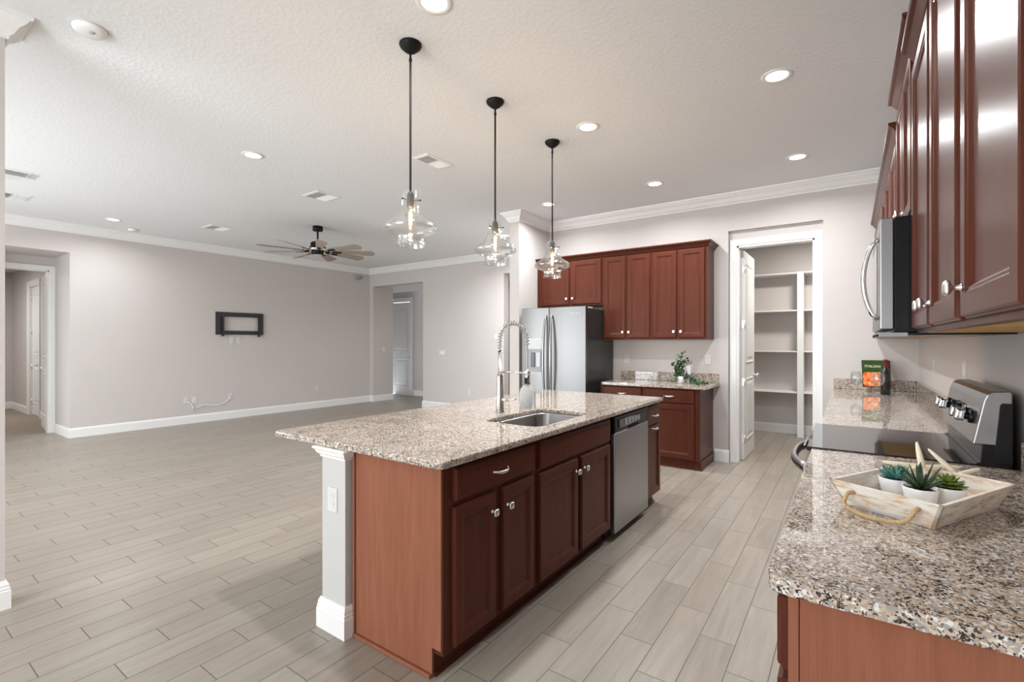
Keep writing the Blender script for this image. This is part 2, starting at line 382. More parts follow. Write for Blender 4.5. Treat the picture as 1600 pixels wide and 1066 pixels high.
# living room left wall with the recessed bedroom doorway
w = MB(); w.box(XL-0.15, XL, 2.03, YLB, 0, H); w.box(XL-0.15, XL, YR, 0.85, 0, H); w.box(XL-0.15, XL, 0.85, 2.03, 2.69, H)
w.box(-10.05, XL-0.15, 2.03, 2.15, 0, 2.85); w.box(-10.05, XL-0.15, 0.75, 0.85, 0, 2.85)
w.box(-10.05, XL-0.15, 0.85, 2.03, 2.69, 2.85)
struct('wall_left', w, WALL)
w = MB(); w.box(-10.17, -10.05, 2.0, 2.4, 0, 2.85); w.box(-10.17, -10.05, -2.2, 1.02, 0, 2.85); w.box(-10.17, -10.05, 1.02, 2.0, 2.5, 2.85)
struct('wall_bedroom_front', w, WALL)
w = MB(); w.box(-14.6, -12.98, 2.25, 2.4, 0, 2.85); w.box(-12.15, -10.17, 2.25, 2.4, 0, 2.85); w.box(-12.98, -12.15, 2.25, 2.4, 2.5, 2.85)
struct('wall_bedroom_side', w, WALL)
struct('wall_bedroom_back', MB().box(-14.6, -14.45, -2.2, 2.25, 0, 2.85), WALL)
struct('wall_bedroom_rear', MB().box(-14.45, -10.17, -2.2, -2.05, 0, 2.85), WALL)
# hall beyond the living room
w = MB(); w.box(-11.6, -10.26, 8.83, 8.98, 0, 2.72); w.box(-9.44, -3.4, 8.83, 8.98, 0, 2.72); w.box(-10.26, -9.44, 8.83, 8.98, 2.5, 2.72); struct('wall_hall_back', w, WALL)
struct('wall_hall_jamb', MB().box(-9.25, -9.126, YLB+0.23, 7.95, 0, 2.72), WALL)
struct('wall_hall_left', MB().box(-11.6, -11.45, YLB, 8.83, 0, 2.72), WALL)
struct('wall_hall_front', MB().box(-11.45, XL, YLB+0.08, YLB+0.23, 0, 2.72), WALL)
struct('wall_hall_right', MB().box(-3.55, -3.4, YLB+0.15, 8.83, 0, 2.72), WALL)
# rear walls behind the camera with window openings
w = MB(); w.box(-3.61, XR, YR-0.15, YR, 2.6, H); w.box(-3.61, -3.40, YR-0.15, YR, 0, 2.6); w.box(-0.6, XR, YR-0.15, YR, 0, 2.6); w.box(-3.40, -0.6, YR-0.15, YR, 0, 0.4)
struct('wall_rear_nook', w, WALL)
YV = -1.2
w = MB(); w.box(XL, -3.76, YV-0.15, YV, 2.6, H); w.box(XL, -8.8, YV-0.15, YV, 0, 2.6); w.box(-4.2, -3.76, YV-0.15, YV, 0, 2.6)
struct('wall_rear_living', w, WALL)
def window(n, x0, x1, z0, z1, k, YR):
    m = MB(); t = 0.06
    m.box(x0, x1, YR-0.12, YR-0.04, z0, z0+t); m.box(x0, x1, YR-0.12, YR-0.04, z1-t, z1)
    for i in range(k+1):
        x = x0 + (x1-x0-t)*i/k; m.box(x, x+t, YR-0.12, YR-0.04, z0+t, z1-t)
    struct(n, m, WHITE)
window('window_1', -3.40, -0.6, 0.4, 2.6, 3, YR)
window('window_2', -8.8, -4.2, 0.0, 2.6, 3, YV)

# crown moulding (offset left of travel, z)
CROWN = [(0, H-0.125), (0.012, H-0.125), (0.014, H-0.108), (0.028, H-0.095), (0.045, H-0.06), (0.072, H-0.035), (0.078, H-0.022), (0.092, H-0.018), (0.095, H), (0, H)]
def crown(n, path): struct(n, MB().sweep(path, CROWN), WHITE)
crown('trim_1', [(XR, -3.2), (XR, YK), (-3.55, YK), (-3.55, 5.22), (-3.70, 5.22), (-3.70, YLB), (XL, YLB), (XL, YR)])
crown('trim_2', [(-3.76, YR), (-3.76, 0.537), (-3.61, 0.537), (-3.61, YR)])
BASE = [(0, 0), (0.016, 0), (0.016, 0.115), (0.012, 0.128), (0.006, 0.14), (0, 0.14)]
BASEBIG = [(0, 0), (0.020, 0), (0.020, 0.092), (0.016, 0.100), (0.018, 0.106), (0.013, 0.118), (0.015, 0.124), (0.006, 0.145), (0, 0.146)]
def baseboard(n, path, prof=BASE): struct(n, MB().sweep(path, prof), WHITE)
baseboard('baseboard_back', [(-1.142, YK), (-1.30, YK)])
baseboard('baseboard_back_right', [(-0.12, YK), (-0.24, YK)])
baseboard('baseboard_partition', [(-3.55, 5.4), (-3.55, 5.22), (-3.70, 5.22), (-3.70, YLB), (-4.2, YLB)])
baseboard('baseboard_living_back', [(-5.345, YLB+0.15), (-5.345, YLB), (-7.488, YLB), (-7.488, YLB+0.15)])
baseboard('baseboard_left', [(-9.126, 7.95), (-9.126, YLB), (XL, YLB), (XL, 2.03), (-10.03, 2.03)])
baseboard('baseboard_near_left', [(-3.76, YR), (-3.76, 0.537), (-3.61, 0.537), (-3.61, YR)], BASEBIG)
baseboard('baseboard_pantry', [(1.45, 8.45), (-1.75, 8.45)])
baseboard('baseboard_hall', [(-3.55, 8.83), (-9.35, 8.83)])
baseboard('baseboard_hall_left', [(-10.35, 8.83), (-11.45, 8.83)])
baseboard('baseboard_bedroom', [(-10.17, 2.25), (-12.06, 2.25)])
baseboard('baseboard_bedroom_far', [(-13.07, 2.25), (-14.45, 2.25), (-14.45, -2.05)])

# casings (door surrounds)
def casing(n, x0, x1, z1, y, wdt=0.083, proj=0.02, M=None, legs=(True, True)):
    # opening x0..x1, top z1, wall face at y, facing -y
    m = MB()
    prof = [(0, 0), (0.004, 0.010), (0.012, 0.013), (0.060, 0.017), (0.066, proj), (wdt-0.004, proj), (wdt, proj-0.004), (wdt, 0)]
    path = [(x1, 0.0), (x1, z1), (x0, z1), (x0, 0.0)]
    ls = []
    for i, (px, pz) in enumerate(path):
        l = []
        for o, d in prof:
            ox = o if px == x1 else -o
            oz = o if i in (1, 2) else 0
            l.append((px+ox, y-d, pz+oz))
        ls.append(l)
    if not legs[1]: ls = ls[1:]
    m.loops(ls, True, True, True, M)
    # jamb lining
    m.box(x0-0.001, x0+0.018, y-0.002, y+0.12, 0, z1, M); m.box(x1-0.018, x1+0.001, y-0.002, y+0.12, 0, z1, M); m.box(x0, x1, y-0.002, y+0.12, z1-0.018, z1+0.001, M)
    return struct(n, m, WHITE)
casing('trim_3', -1.068, -0.308, 2.50, YK+0.055, 0.076)
casing('trim_4', -10.24, -9.46, 2.48, 8.83, 0.09)
MBD = T(-10.05, 0, 0) @ R(PI/2, 'Z')      # local x -> world y, facing +x
casing('trim_5', 1.04, 1.965, 2.49, 0.0, 0.064, 0.02, MBD)
casing('trim_6', -12.95, -12.18, 2.47, 2.25, 0.09)

# panelled interior door leaf: local x width, front -y, z up
def door_leaf(name, w, h, loc, rz, knob_x, knob_z, hinge_x, lever=False):
    o = MB()
    t = 0.035
    o.box(0, w, 0, t, 0.006, h)
    d = struct(name, o, DOORW); d.location = loc; d.rotation_euler = (0, 0, rz)
    p = MB()
    for side in (0, 1):
        for z0, z1 in ((0.22, 0.96), (1.14, h-0.14)):
            a, b = 0.12, w-0.12
            y0 = -0.0005 if side == 0 else t+0.0005; sgn = -1 if side == 0 else 1
            ls = []
            for ins, dep in ((0, 0), (0.012, 0.010), (0.026, 0.001), (0.044, 0.001), (0.075, 0.009)):
                ls.append([(a+ins, y0+sgn*dep, z0+ins), (b-ins, y0+sgn*dep, z0+ins), (b-ins, y0+sgn*dep, z1-ins), (a+ins, y0+sgn*dep, z1-ins)])
            p.loops(ls, False, True)
    p.build('door_panel', DOORW, d)
    k = MB()
    for s in (-1, 1):
        yy = 0 if s < 0 else t
        Mk = T(knob_x, yy, knob_z) @ R(PI/2 if s < 0 else -PI/2, 'X')
        k.lathe([(0.0, 0.0), (0.027, 0.0), (0.027, 0.006), (0.010, 0.010), (0.010, 0.035)], 16, Mk)
        if lever:
            k.tube([(knob_x, yy+s*0.04, knob_z), (knob_x+(0.05 if hinge_x > knob_x else -0.05)*1.0, yy+s*0.044, knob_z), (knob_x+(0.11 if hinge_x > knob_x else -0.11), yy+s*0.042, knob_z-0.004)], [0.010, 0.008, 0.006], 8)
        else:
            k.lathe([(0.010, 0.03), (0.024, 0.038), (0.027, 0.05), (0.022, 0.062), (0.0, 0.066)], 16, Mk)
    k.build('door_knob' if not lever else 'door_handle', NICKEL, d)
    for z in (0.25, 0.92, 1.6, 2.25):
        hb = MB(); hx = hinge_x
        hb.box(hx-0.004, hx+0.004, -0.001, t, z-0.045, z+0.045); hb.lathe([(0.007, z-0.047), (0.007, z+0.047)], 10, T(hx, -0.006, 0), True, True, True)
        hb.build('hinge', NICKEL, d)
    return d
# pantry door swung open into the pantry
door_leaf('door_1', 0.73, 2.47, (-1.018, 6.20, 0), PI/2, 0.66, 0.97, 0.0)
# closed hall door
door_leaf('door_2', 0.74, 2.45, (-10.22, 8.86, 0), 0, 0.68, 0.98, 0.0)
# bedroom door swung open
door_leaf('door_3', 0.85, 2.46, (-10.08, 1.985, 0), PI-0.11, 0.78, 0.96, 0.0, True)
# second bedroom door, closed
door_leaf('door_4', 0.73, 2.44, (-12.93, 2.29, 0), 0, 0.60, 0.976, 0.0)

# ------------------------------------------------------------------ cabinetry builders
def rect_front(m, x0, x1, z0, z1, prof, y=0.0, cap=True):
    ls = [[(x0, y, z0), (x1, y, z0), (x1, y, z1), (x0, y, z1)]]
    for ins, d in prof:
        ls.append([(x0+ins, y-d, z0+ins), (x1-ins, y-d, z0+ins), (x1-ins, y-d, z1-ins), (x0+ins, y-d, z1-ins)])
    m.loops(ls, True, cap)
    return m
EDGE = [(0, 0.009), (0.004, 0.0115), (0.005, 0.0175), (0.009, 0.020)]
def door_prof(st=0.058): return EDGE + [(st-0.004, 0.020), (st, 0.0165), (st+0.006, 0.0155), (st+0.012, 0.0095), (st+0.016, 0.009)]
def add_knob(x, z, parent, y=-0.020):
    k = MB(); M = T(x, y, z) @ R(PI/2, 'X')
    k.lathe([(0.009, 0.0), (0.008, 0.003), (0.0055, 0.006), (0.0055, 0.016), (0.008, 0.019)], 14, M, True, True)
    ls = []
    for s_, d in ((0.008, 0.018), (0.0145, 0.021), (0.0165, 0.024), (0.0165, 0.028), (0.0145, 0.031), (0.010, 0.033)):
        ls.append([(px, py, d) for px, py in rrect(-s_, s_, -s_, s_, s_*0.45, 4)])
    k.loops(ls, True, True, True, M, True)
    return k.build('knob', NICKEL, parent)
def add_pull(x, z, parent, half=0.055, y=-0.020):
    k = MB(); pts = []
    for i in range(13):
        t = -1 + 2*i/12; pts.append((x+t*half, y - 0.026*(1-abs(t)**3.0) - 0.001, z - 0.004*(1-t*t)))
    k.tube(pts, [0.0035+0.0030*(1-abs(-1+2*i/12)**2) for i in range(13)], 8, None, True, 1.25)
    for t in (-1, 1): k.lathe([(0.006, 0.0), (0.005, 0.006), (0.0, 0.007)], 10, T(x+t*half, y, z) @ R(PI/2, 'X'), True, True)
    return k.build('pull', NICKEL, parent)
def cabinet(name, label, loc, rz, w, d, z0, z1, doors=(), drawers=(), toe=0.0, group=None, cat='cabinet', under=False, shoe=True, mat=None):
    t = thing(name, label, cat, loc, rz, group)
    mat = mat or CHERRY
    b = MB(); zb = z0 + (0.098 if toe else 0)
    b.box(0.0006, w-0.0006, 0, d, zb, z1)
    b.build('carcass', mat, t, 0.001)
    if toe:
        k = MB(); k.box(0.001, w-0.001, toe, d, z0+0.0005, zb-0.001); k.build('toe_kick', mat, t)
        if shoe:
            q = MB(); q.sweep([(w, toe), (0, toe)], [(-0.0, 0.0006), (0.014, 0.0006), (0.012, 0.012), (0.0, 0.019)]); q.build('shoe_molding', mat, t)
    if under:
        u = MB(); u.box(0.02, w-0.02, 0.03, d-0.01, z0-0.0015, z0-0.0002); u.build('underside', RAWWOOD, t)
    for x0, x1, a, bb, kn in doors:
        dm = MB(); rect_front(dm, x0, x1, a, bb, door_prof(0.052 if x1-x0 < 0.33 else 0.058), -0.001); do = dm.build('door', mat, t)
        if kn:
            kx, kz = kn; add_knob(kx, kz, do, -0.021)
    for x0, x1, a, bb, kn in drawers:
        dm = MB(); rect_front(dm, x0, x1, a, bb, EDGE, -0.001); do = dm.build('drawer', mat, t)
        if kn: add_pull((x0+x1)/2, (a+bb)/2 + (0 if kn is True else kn), do, 0.055, -0.021)
    return t

# ------------------------------------------------------------------ island (front faces +X): local x = world y - ys
XI = -1.365; YI0 = 1.452
def isl(v): return v
ia = cabinet('island_cabinet', 'near end island cabinet, dark cherry with a plain veneer end panel', (XI, YI0, 0), PI/2, 2.15-YI0, 0.54, 0, 0.884,
        doors=[(1.504-YI0, 1.792-YI0, 0.112, 0.698, (1.757-YI0, 0.612)), (1.842-YI0, 2.126-YI0, 0.112, 0.698, (1.877-YI0, 0.612))],
        drawers=[(1.510-YI0, 2.132-YI0, 0.722, 0.862, True)], toe=0.055)
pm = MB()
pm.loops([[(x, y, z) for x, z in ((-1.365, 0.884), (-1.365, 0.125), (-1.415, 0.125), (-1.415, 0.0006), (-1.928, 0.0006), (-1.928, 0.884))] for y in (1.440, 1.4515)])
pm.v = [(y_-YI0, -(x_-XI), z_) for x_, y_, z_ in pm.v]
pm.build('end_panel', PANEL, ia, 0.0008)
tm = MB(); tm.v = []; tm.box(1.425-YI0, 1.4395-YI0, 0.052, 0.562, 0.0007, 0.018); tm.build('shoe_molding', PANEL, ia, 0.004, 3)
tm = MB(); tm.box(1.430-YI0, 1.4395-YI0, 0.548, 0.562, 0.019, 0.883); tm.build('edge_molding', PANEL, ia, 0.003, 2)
YI1 = 2.152
cabinet('sink_base_cabinet', 'dark cherry sink cabinet with blank false drawer front, in the middle of the island', (XI, YI1, 0), PI/2, 3.122-YI1, 0.54, 0, 0.70,
        doors=[(2.176-YI1, 2.620-YI1, 0.108, 0.690, (2.585-YI1, 0.615)), (2.660-YI1, 3.098-YI1, 0.108, 0.690, (2.695-YI1, 0.615))], toe=0.055)
sb = [o for o in COL.objects if o.name == 'sink_base_cabinet'][0]
ff = MB(); ff.box(0.0006, 3.122-YI1-0.0006, 0, 0.05, 0.7005, 0.884); ff.build('front_rail', CHERRY, sb, 0.001)
ff = MB(); rect_front(ff, 2.176-YI1, 3.098-YI1, 0.712, 0.862, EDGE, -0.001); ff.build('false_drawer_front', CHERRY, sb)
YI2 = 3.826
nc = cabinet('narrow_island_cabinet', 'narrow dark cherry cabinet with small drawer, past the dishwasher on the island', (XI, YI2, 0), PI/2, 0.345, 0.54, 0, 0.884,
        doors=[(0.014, 0.330, 0.108, 0.688, None)], drawers=[(0.014, 0.330, 0.702, 0.858, True)], toe=0.055)
for ch in nc.children:
    if ch.name.startswith('door'): add_pull(0.165, 0.672, ch, 0.05, -0.021)

# dishwasher
dw = thing('dishwasher', 'stainless dishwasher with black control strip, built into the island', 'dishwasher', (XI, 3.128, 0), PI/2)
m = MB(); m.box(0.004, 0.690, 0.005, 0.53, 0.10, 0.872); m.build('tub', BLACK, dw)
m = MB(); m.box(0.012, 0.682, -0.034, 0.004, 0.060, 0.758); m.build('door', STEEL, dw, 0.006, 3)
m = MB(); m.loops([[(0.012, 0.004, 0.760), (0.682, 0.004, 0.760), (0.682, -0.036, 0.760), (0.012, -0.036, 0.760)], [(0.012, 0.004, 0.866), (0.682, 0.004, 0.866), (0.682, -0.030, 0.866), (0.012, -0.030, 0.866)]])
cp = m.build('control_panel', BLACK, dw, 0.003)
m = MB(); m.box(0.08, 0.60, -0.0385, -0.034, 0.785, 0.845); m.build('display_strip', BLACKGL, cp, 0.002)
for i, x in enumerate((0.20, 0.27, 0.33, 0.39, 0.45)):
    m = MB(); m.prism(rrect(x-0.024, x+0.024, -0.018, 0.020, 0.010, 4), 0, 0.004, T(0, -0.0385, 0.815) @ R(PI/2, 'X')); m.build('button', GREY, cp)
m = MB(); m.box(0.26, 0.44, -0.040, -0.0362, 0.762, 0.784); m.build('latch_pocket', DARKGAP, cp, 0.003)
m = MB(); m.box(0.01, 0.684, 0.05, 0.09, 0.0006, 0.058); m.build('kick_plate', BLACK, dw)

# white half wall carrying the island overhang
hw = thing('island_half_wall', 'white painted half wall with capped end post, carrying the near left corner of the island top', 'half wall', (-2.03, 1.40, 0))
m = MB(); m.box(-0.091, 0.091, 0.0, 2.76, 0.0006, 0.8838); m.build('wall_body', PALE, hw, 0.002)
CAP = [(0, 0.832), (0.006, 0.832), (0.008, 0.842), (0.018, 0.850), (0.026, 0.868), (0.034, 0.874), (0.034, 0.8835), (0, 0.8835)]
m = MB(); m.sweep([(0.091, 0.038), (0.091, 0.0), (-0.091, 0.0), (-0.091, 2.76)][::-1], [(-o, z) for o, z in CAP][::-1]); 
m.build('cap_molding', WHITE, hw)
m = MB(); m.sweep([(0.091, 0.038), (0.091, 0.0), (-0.091, 0.0), (-0.091, 2.76)][::-1], [(-o, max(z, 0.0007)) for o, z in BASEBIG][::-1]); m.build('base_molding', WHITE, hw)

# island countertop with sink cut-out
def slab_with_hole(outer, inner, z0, z1):
    # outer and inner have the same number of points, matched by angle
    m = MB()
    m.loops([[(x, y, z0) for x, y in outer], [(x, y, z1) for x, y in outer], [(x, y, z1) for x, y in inner], [(x, y, z0) for x, y in inner], [(x, y, z0) for x, y in outer]], False, False)
    return m
ct = thing('island_countertop', 'long speckled granite slab covering the island, with the sink cut into it', 'countertop', (0, 0, 0.884))
outer = rrect(-2.545, -1.318, 1.385, 4.165, 0.03, 8); inner = rrect(-1.835, -1.425, 2.295, 2.975, 0.075, 8)
m = slab_with_hole(outer, inner, 0.0, 0.030)
bm = m
o = m.build('slab', GRANITE, ct, 0.009, 3)
# weld seam
bmx = bmesh.new(); bmx.from_mesh(o.data); bmesh.ops.remove_doubles(bmx, verts=bmx.verts, dist=1e-5); bmesh.ops.recalc_face_normals(bmx, faces=bmx.faces); bmx.to_mesh(o.data); bmx.free()

sk = thing('undermount_sink', 'single bowl stainless sink set below the island granite', 'sink', (-1.63, 2.635, 0.884))
m = MB(); ls = []
for ins, z, r in ((-0.02, -0.001, 0.09), (0.004, -0.001, 0.075), (0.008, -0.01, 0.075), (0.012, -0.15, 0.07), (0.03, -0.175, 0.06), (0.06, -0.182, 0.05)):
    ls.append([(x, y, z) for x, y in rrect(-0.205+ins, 0.205-ins, -0.34+ins, 0.34-ins, r, 8)])
m.loops(ls, False, True, True, None, True); bowl = m.build('bowl', STEELH, sk)
m = MB(); m.lathe([(0.045, -0.1815), (0.042, -0.1795), (0.025, -0.1800), (0.0, -0.1810)], 20); m.build('drain', CHROME, sk)

# spring pull-down faucet
fc = thing('kitchen_faucet', 'tall brushed steel spring faucet with pull-down sprayer, behind the island sink', 'faucet', (-1.945, 2.63, 0.914))
m = MB(); m.lathe([(0.030, 0), (0.030, 0.006), (0.027, 0.010), (0.025, 0.12), (0.021, 0.24), (0.017, 0.262), (0.0125, 0.266), (0.0125, 0.42), (0.0, 0.42)], 24, None, True, True); m.build('body', FAUCET, fc)
pts = [(0, 0, 0.36), (0, 0, 0.45)] + [(0.1075-0.1075*math.cos(PI*i/18), 0.006*i/18, 0.50+0.105*math.sin(PI*i/18)) for i in range(19)] + [(0.216, 0.008, 0.44), (0.2155, 0.010, 0.30), (0.215, 0.011, 0.26)]
m = MB(); m.tube(pts, 0.0055, 10); m.build('hose', GREY, fc)
# coil
fine = []
P0 = [Vector(p) for p in pts[1:-2]]
def along(P, t):
    L_ = [0]
    for a, b_ in zip(P, P[1:]): L_.append(L_[-1]+(b_-a).length)
    s_ = t*L_[-1]
    for i in range(len(P)-1):
        if s_ <= L_[i+1] or i == len(P)-2:
            k = (s_-L_[i])/(L_[i+1]-L_[i]); return P[i].lerp(P[i+1], k), (P[i+1]-P[i]).normalized()
turns = 24; nn = turns*9
Pc = [Vector((0, 0, 0.405))] + P0[1:-1] + [Vector((0.215, 0.007, 0.455))]
for i in range(nn+1):
    p, t = along(Pc, i/nn); b_ = Vector((0, 1, 0)); n_ = b_.cross(t).normalized(); a = 2*PI*turns*i/nn
    fine.append(tuple(p + n_*(0.0155*math.cos(a)) + b_*(0.0155*math.sin(a))))
m = MB(); m.tube(fine, 0.0026, 6); m.build('spring_coil', FAUCET, fc)
m = MB(); m.tube([(0.0, 0, 0.275), (0.11, 0.005, 0.277), (0.198, 0.010, 0.272)], 0.006, 8)
m.lathe([(0.019, 0.262), (0.019, 0.290)], 20, T(0.215, 0.011, 0), True, True, True); m.build('support_arm', CHROME, fc)
sp = MB(); sp.lathe([(0.008, 0.300), (0.011, 0.285), (0.0150, 0.270), (0.0165, 0.215), (0.019, 0.180), (0.0, 0.178)], 18, T(0.215, 0.011, 0), True, True); spo = sp.build('spray_head', FAUCET, fc)
m = MB(); m.box(0.203, 0.228, -0.0085, -0.004, 0.205, 0.245); m.build('spray_button', BLACK, spo, 0.003)
m = MB(); m.lathe([(0.018, 0.196), (0.030, 0.188), (0.046, 0.172), (0.052, 0.150), (0.053, 0.045), (0.050, 0.044), (0.049, 0.150), (0.040, 0.172), (0.018, 0.186)], 24, T(0.215, 0.011, 0)); m.build('spray_shield', FROST, spo)
m = MB(); m.lathe([(0.013, 0.0), (0.013, 0.045), (0.0, 0.047)], 14, T(0.02, 0.0, 0.088) @ R(PI/2, 'Y')); m.tube([(0.064, 0, 0.089), (0.085, 0, 0.092), (0.135, 0.0, 0.098)], [0.006, 0.006, 0.0045], 8); m.build('lever', CHROME, fc)

# ------------------------------------------------------------------ back wall run
YB = 5.40
cabinet('base_cabinet', 'cherry base cabinet on the back wall, half hidden by the refrigerator side', (-2.475, YB, 0), 0, 0.535, YK-YB-0.001, 0, 0.884,
        doors=[(0.035, 0.515, 0.108, 0.706, (0.45, 0.63))], drawers=[(0.035, 0.515, 0.720, 0.868, True)], toe=0.035)
bc = cabinet('base_cabinet', 'cherry base cabinet under the ivy at the right end of the back wall', (-1.939, YB, 0), 0, 0.622, YK-YB-0.001, 0, 0.884,
        doors=[(0.02, 0.568, 0.108, 0.706, (0.07, 0.63))], drawers=[(0.02, 0.568, 0.720, 0.868, True)], toe=0.035)
m = MB(); m.box(0.6215, 0.634, -0.0, 0.58, 0.0006, 0.100); m.build('side_shoe', CHERRY, bc, 0.004)
bt = thing('back_countertop', 'short granite counter with backsplash on the back wall, holding the ivy', 'countertop', (-1.855, 5.68, 0.884))
m = MB(); m.loops([[(x, y, z) for x, y in rrect(-0.602, 0.612, -0.325, 0.318, [0.025, 0.001, 0.001, 0.025], 6)] for z in (0, 0.030)]); m.build('slab', GRANITE, bt, 0.008, 3)
m = MB(); m.box(-0.600, 0.600, 0.298, 0.3185, 0.0302, 0.135); m.build('backsplash', GRANITE, bt, 0.003)

YU = 5.67
UZ0, UZ1 = 1.422, 2.475
cabinet('fridge_cabinet', 'short cherry wall cabinet with two doors, above the refrigerator', (-3.548, YU, 0), 0, 0.978, YK-YU-0.001, 1.865, UZ1,
        doors=[(0.07, 0.505, 1.885, 2.455, (0.475, 1.965)), (0.535, 0.962, 1.885, 2.455, (0.565, 1.965))])
cabinet('wall_cabinet', 'tall two-door cherry wall cabinet right beside the refrigerator', (-2.569, YU, 0), 0, 0.627, YK-YU-0.001, UZ0, UZ1,
        doors=[(0.020, 0.305, UZ0+0.02, 2.455, (0.277, 1.512)), (0.330, 0.612, UZ0+0.02, 2.455, (0.358, 1.512))], under=True)
cabinet('wall_cabinet', 'tall two-door cherry wall cabinet at the end of the back run, nearest the pantry', (-1.941, YU, 0), 0, 0.634, YK-YU-0.001, UZ0, UZ1,
        doors=[(0.018, 0.300, UZ0+0.02, 2.455, (0.272, 1.512)), (0.325, 0.612, UZ0+0.02, 2.455, (0.353, 1.512))], under=True)
CC = [(0, 0), (0.006, 0), (0.008, 0.012), (0.018, 0.020), (0.040, 0.055), (0.052, 0.064), (0.056, 0.070), (0.056, 0.082), (0, 0.082)]
def cab_crown(name, label, path, zb):
    m = MB(); m.sweep(path, [(o-0.004, zb+z) for o, z in CC])
    return tag(m.build(name, CHERRY), label, 'cabinet molding')
cab_crown('cabinet_crown', 'cherry crown molding along the top of the back wall cabinets', [(-1.307, YK-0.002), (-1.307, YU), (-3.548, YU)], UZ1-0.024)

# refrigerator
fr = thing('refrigerator', 'stainless side-by-side refrigerator with curved bar handles and an ice dispenser', 'refrigerator', (-3.015, 5.17, 0))
m = MB(); m.box(-0.452, 0.452, 0.055, 0.80, 0.03, 1.80); m.build('cabinet', DKGREY, fr, 0.004)
m = MB(); m.box(-0.44, 0.44, 0.07, 0.78, 0.0006, 0.03); m.build('base_grille', BLACK, fr)
def fdoor(x0, x1):
    m = MB(); ls = []
    for z in (0.075, 1.822):
        pl = [(x0, 0.052)] + [(x0+(x1-x0)*i/8, -0.016*math.sin(PI*(0.12+0.76*i/8))+0.002) for i in range(9)] + [(x1, 0.052)]
        ls.append([(x, y, z) for x, y in pl])
    m.loops(ls, True, True); return m.build('door', FRSTEEL, fr, 0.004, 2)
dl = fdoor(-0.455, -0.050); dr = fdoor(-0.044, 0.455)
def fhandle(x, par, b):
    m = MB(); pts = [(x+b*0.010*math.sin(PI*i/16), -0.020-0.052*math.sin(PI*i/16)**0.55, 0.62+1.10*i/16) for i in range(17)]
    m.tube(pts, [0.010+0.007*math.sin(PI*i/16) for i in range(17)], 10); return m.build('handle', STEEL, par)
fhandle(-0.085, dl, -1); fhandle(0.000, dr, 1)
m = MB(); m.box(-0.36, -0.125, -0.020, -0.004, 1.30, 1.44); dp = m.build('dispenser_controls', LGREY, dl, 0.006)
m = MB(); m.box(-0.36, -0.125, -0.0165, -0.004, 1.005, 1.297); dn = m.build('dispenser_niche', GREY, dl, 0.004)
m = MB(); m.box(-0.30, -0.245, -0.030, -0.017, 1.08, 1.26); m.build('paddle', DKGREY, dn, 0.004)
m = MB(); m.box(-0.225, -0.165, -0.030, -0.017, 1.08, 1.26); m.build('paddle', LGREY, dn, 0.004)
m = MB(); m.box(-0.355, -0.13, -0.034, -0.0168, 0.995, 1.012); m.build('drip_ledge', LGREY, dn, 0.003)
text_mesh('logo_lettering', 'Whirlpool', 0.034, POT, dr, T(0.325, -0.0155, 1.735) @ R(PI/2, 'X'))
m = MB(); m.box(0.20, 0.45, 0.08, 0.2, 1.801, 1.818); m.build('hinge_cover', LGREY, fr, 0.004)

# ivy in a white pot with a white vase behind it
iv = thing('potted_ivy', 'trailing green ivy in a small white pot on the back counter', 'plant', (-1.60, 5.68, 0.914))
m = MB(); m.lathe([(0.0, 0.001), (0.038, 0.001), (0.046, 0.05), (0.050, 0.085), (0.046, 0.085), (0.042, 0.06), (0, 0.06)], 24); m.build('pot', POT, iv)
def leaf_quad(m, p, d, up, ln, wd):
    d = Vector(d).normalized(); up = Vector(up); s_ = d.cross(up)
    if s_.length < 1e-3: s_ = Vector((1, 0, 0))
    s_.normalize(); n_ = s_.cross(d); p = Vector(p)
    vs = [p, p+d*ln*0.25+s_*wd*0.5-n_*0.002, p+d*ln*0.6+s_*wd*0.38, p+d*ln, p+d*ln*0.6-s_*wd*0.38, p+d*ln*0.25-s_*wd*0.5-n_*0.002, p+d*ln*0.4+n_*ln*0.12]
    m.add(vs, [(0, 1, 6), (1, 2, 6), (2, 3, 6), (3, 4, 6), (4, 5, 6), (5, 0, 6)])
rs = random.Random(3)
lf = MB(); st = MB()
def vine(pts, nl, size, spread):
    st.tube(pts, 0.0016, 5)
    P = [Vector(p) for p in pts]
    for i in range(nl):
        p, t = along(P, (i+rs.random())/nl)
        d = Vector((rs.uniform(-1, 1), rs.uniform(-1, 1), rs.uniform(-0.5, 0.9)))
        leaf_quad(lf, p + Vector((rs.uniform(-1, 1), rs.uniform(-1, 1), rs.uniform(-1, 1)))*spread, d, (0, 0, 1) if rs.random() < .7 else (0.5, -0.8, 0.2), size*rs.uniform(.7, 1.3), size*rs.uniform(.6, 1.0))
vine([(0, 0, 0.07), (-0.02, 0.0, 0.16), (-0.01, 0.0, 0.26), (0.01, -0.01, 0.335)], 70, 0.038, 0.032)
vine([(0.0, 0.0, 0.07), (0.0, 0.02, 0.2), (0.05, 0.0, 0.27), (0.10, -0.02, 0.235)], 60, 0.038, 0.030)
vine([(-0.01, -0.01, 0.07), (-0.045, -0.03, 0.16), (-0.055, -0.04, 0.22)], 50, 0.036, 0.028)
vine([(0, -0.02, 0.07), (-0.03, -0.055, 0.11), (-0.055, -0.07, 0.03)], 34, 0.034, 0.020)
vine([(0.02, 0, 0.07), (0.06, -0.02, 0.075), (0.10, -0.03, 0.05), (0.17, -0.05, 0.022), (0.26, -0.08, 0.016), (0.31, -0.09, 0.015)], 80, 0.038, 0.020)
vine([(0.02, 0.02, 0.07), (0.07, 0.03, 0.10), (0.12, 0.03, 0.05), (0.20, 0.01, 0.02)], 44, 0.036, 0.020)
lo = lf.build('foliage', IVY, iv); st.build('stems', IVY, iv)
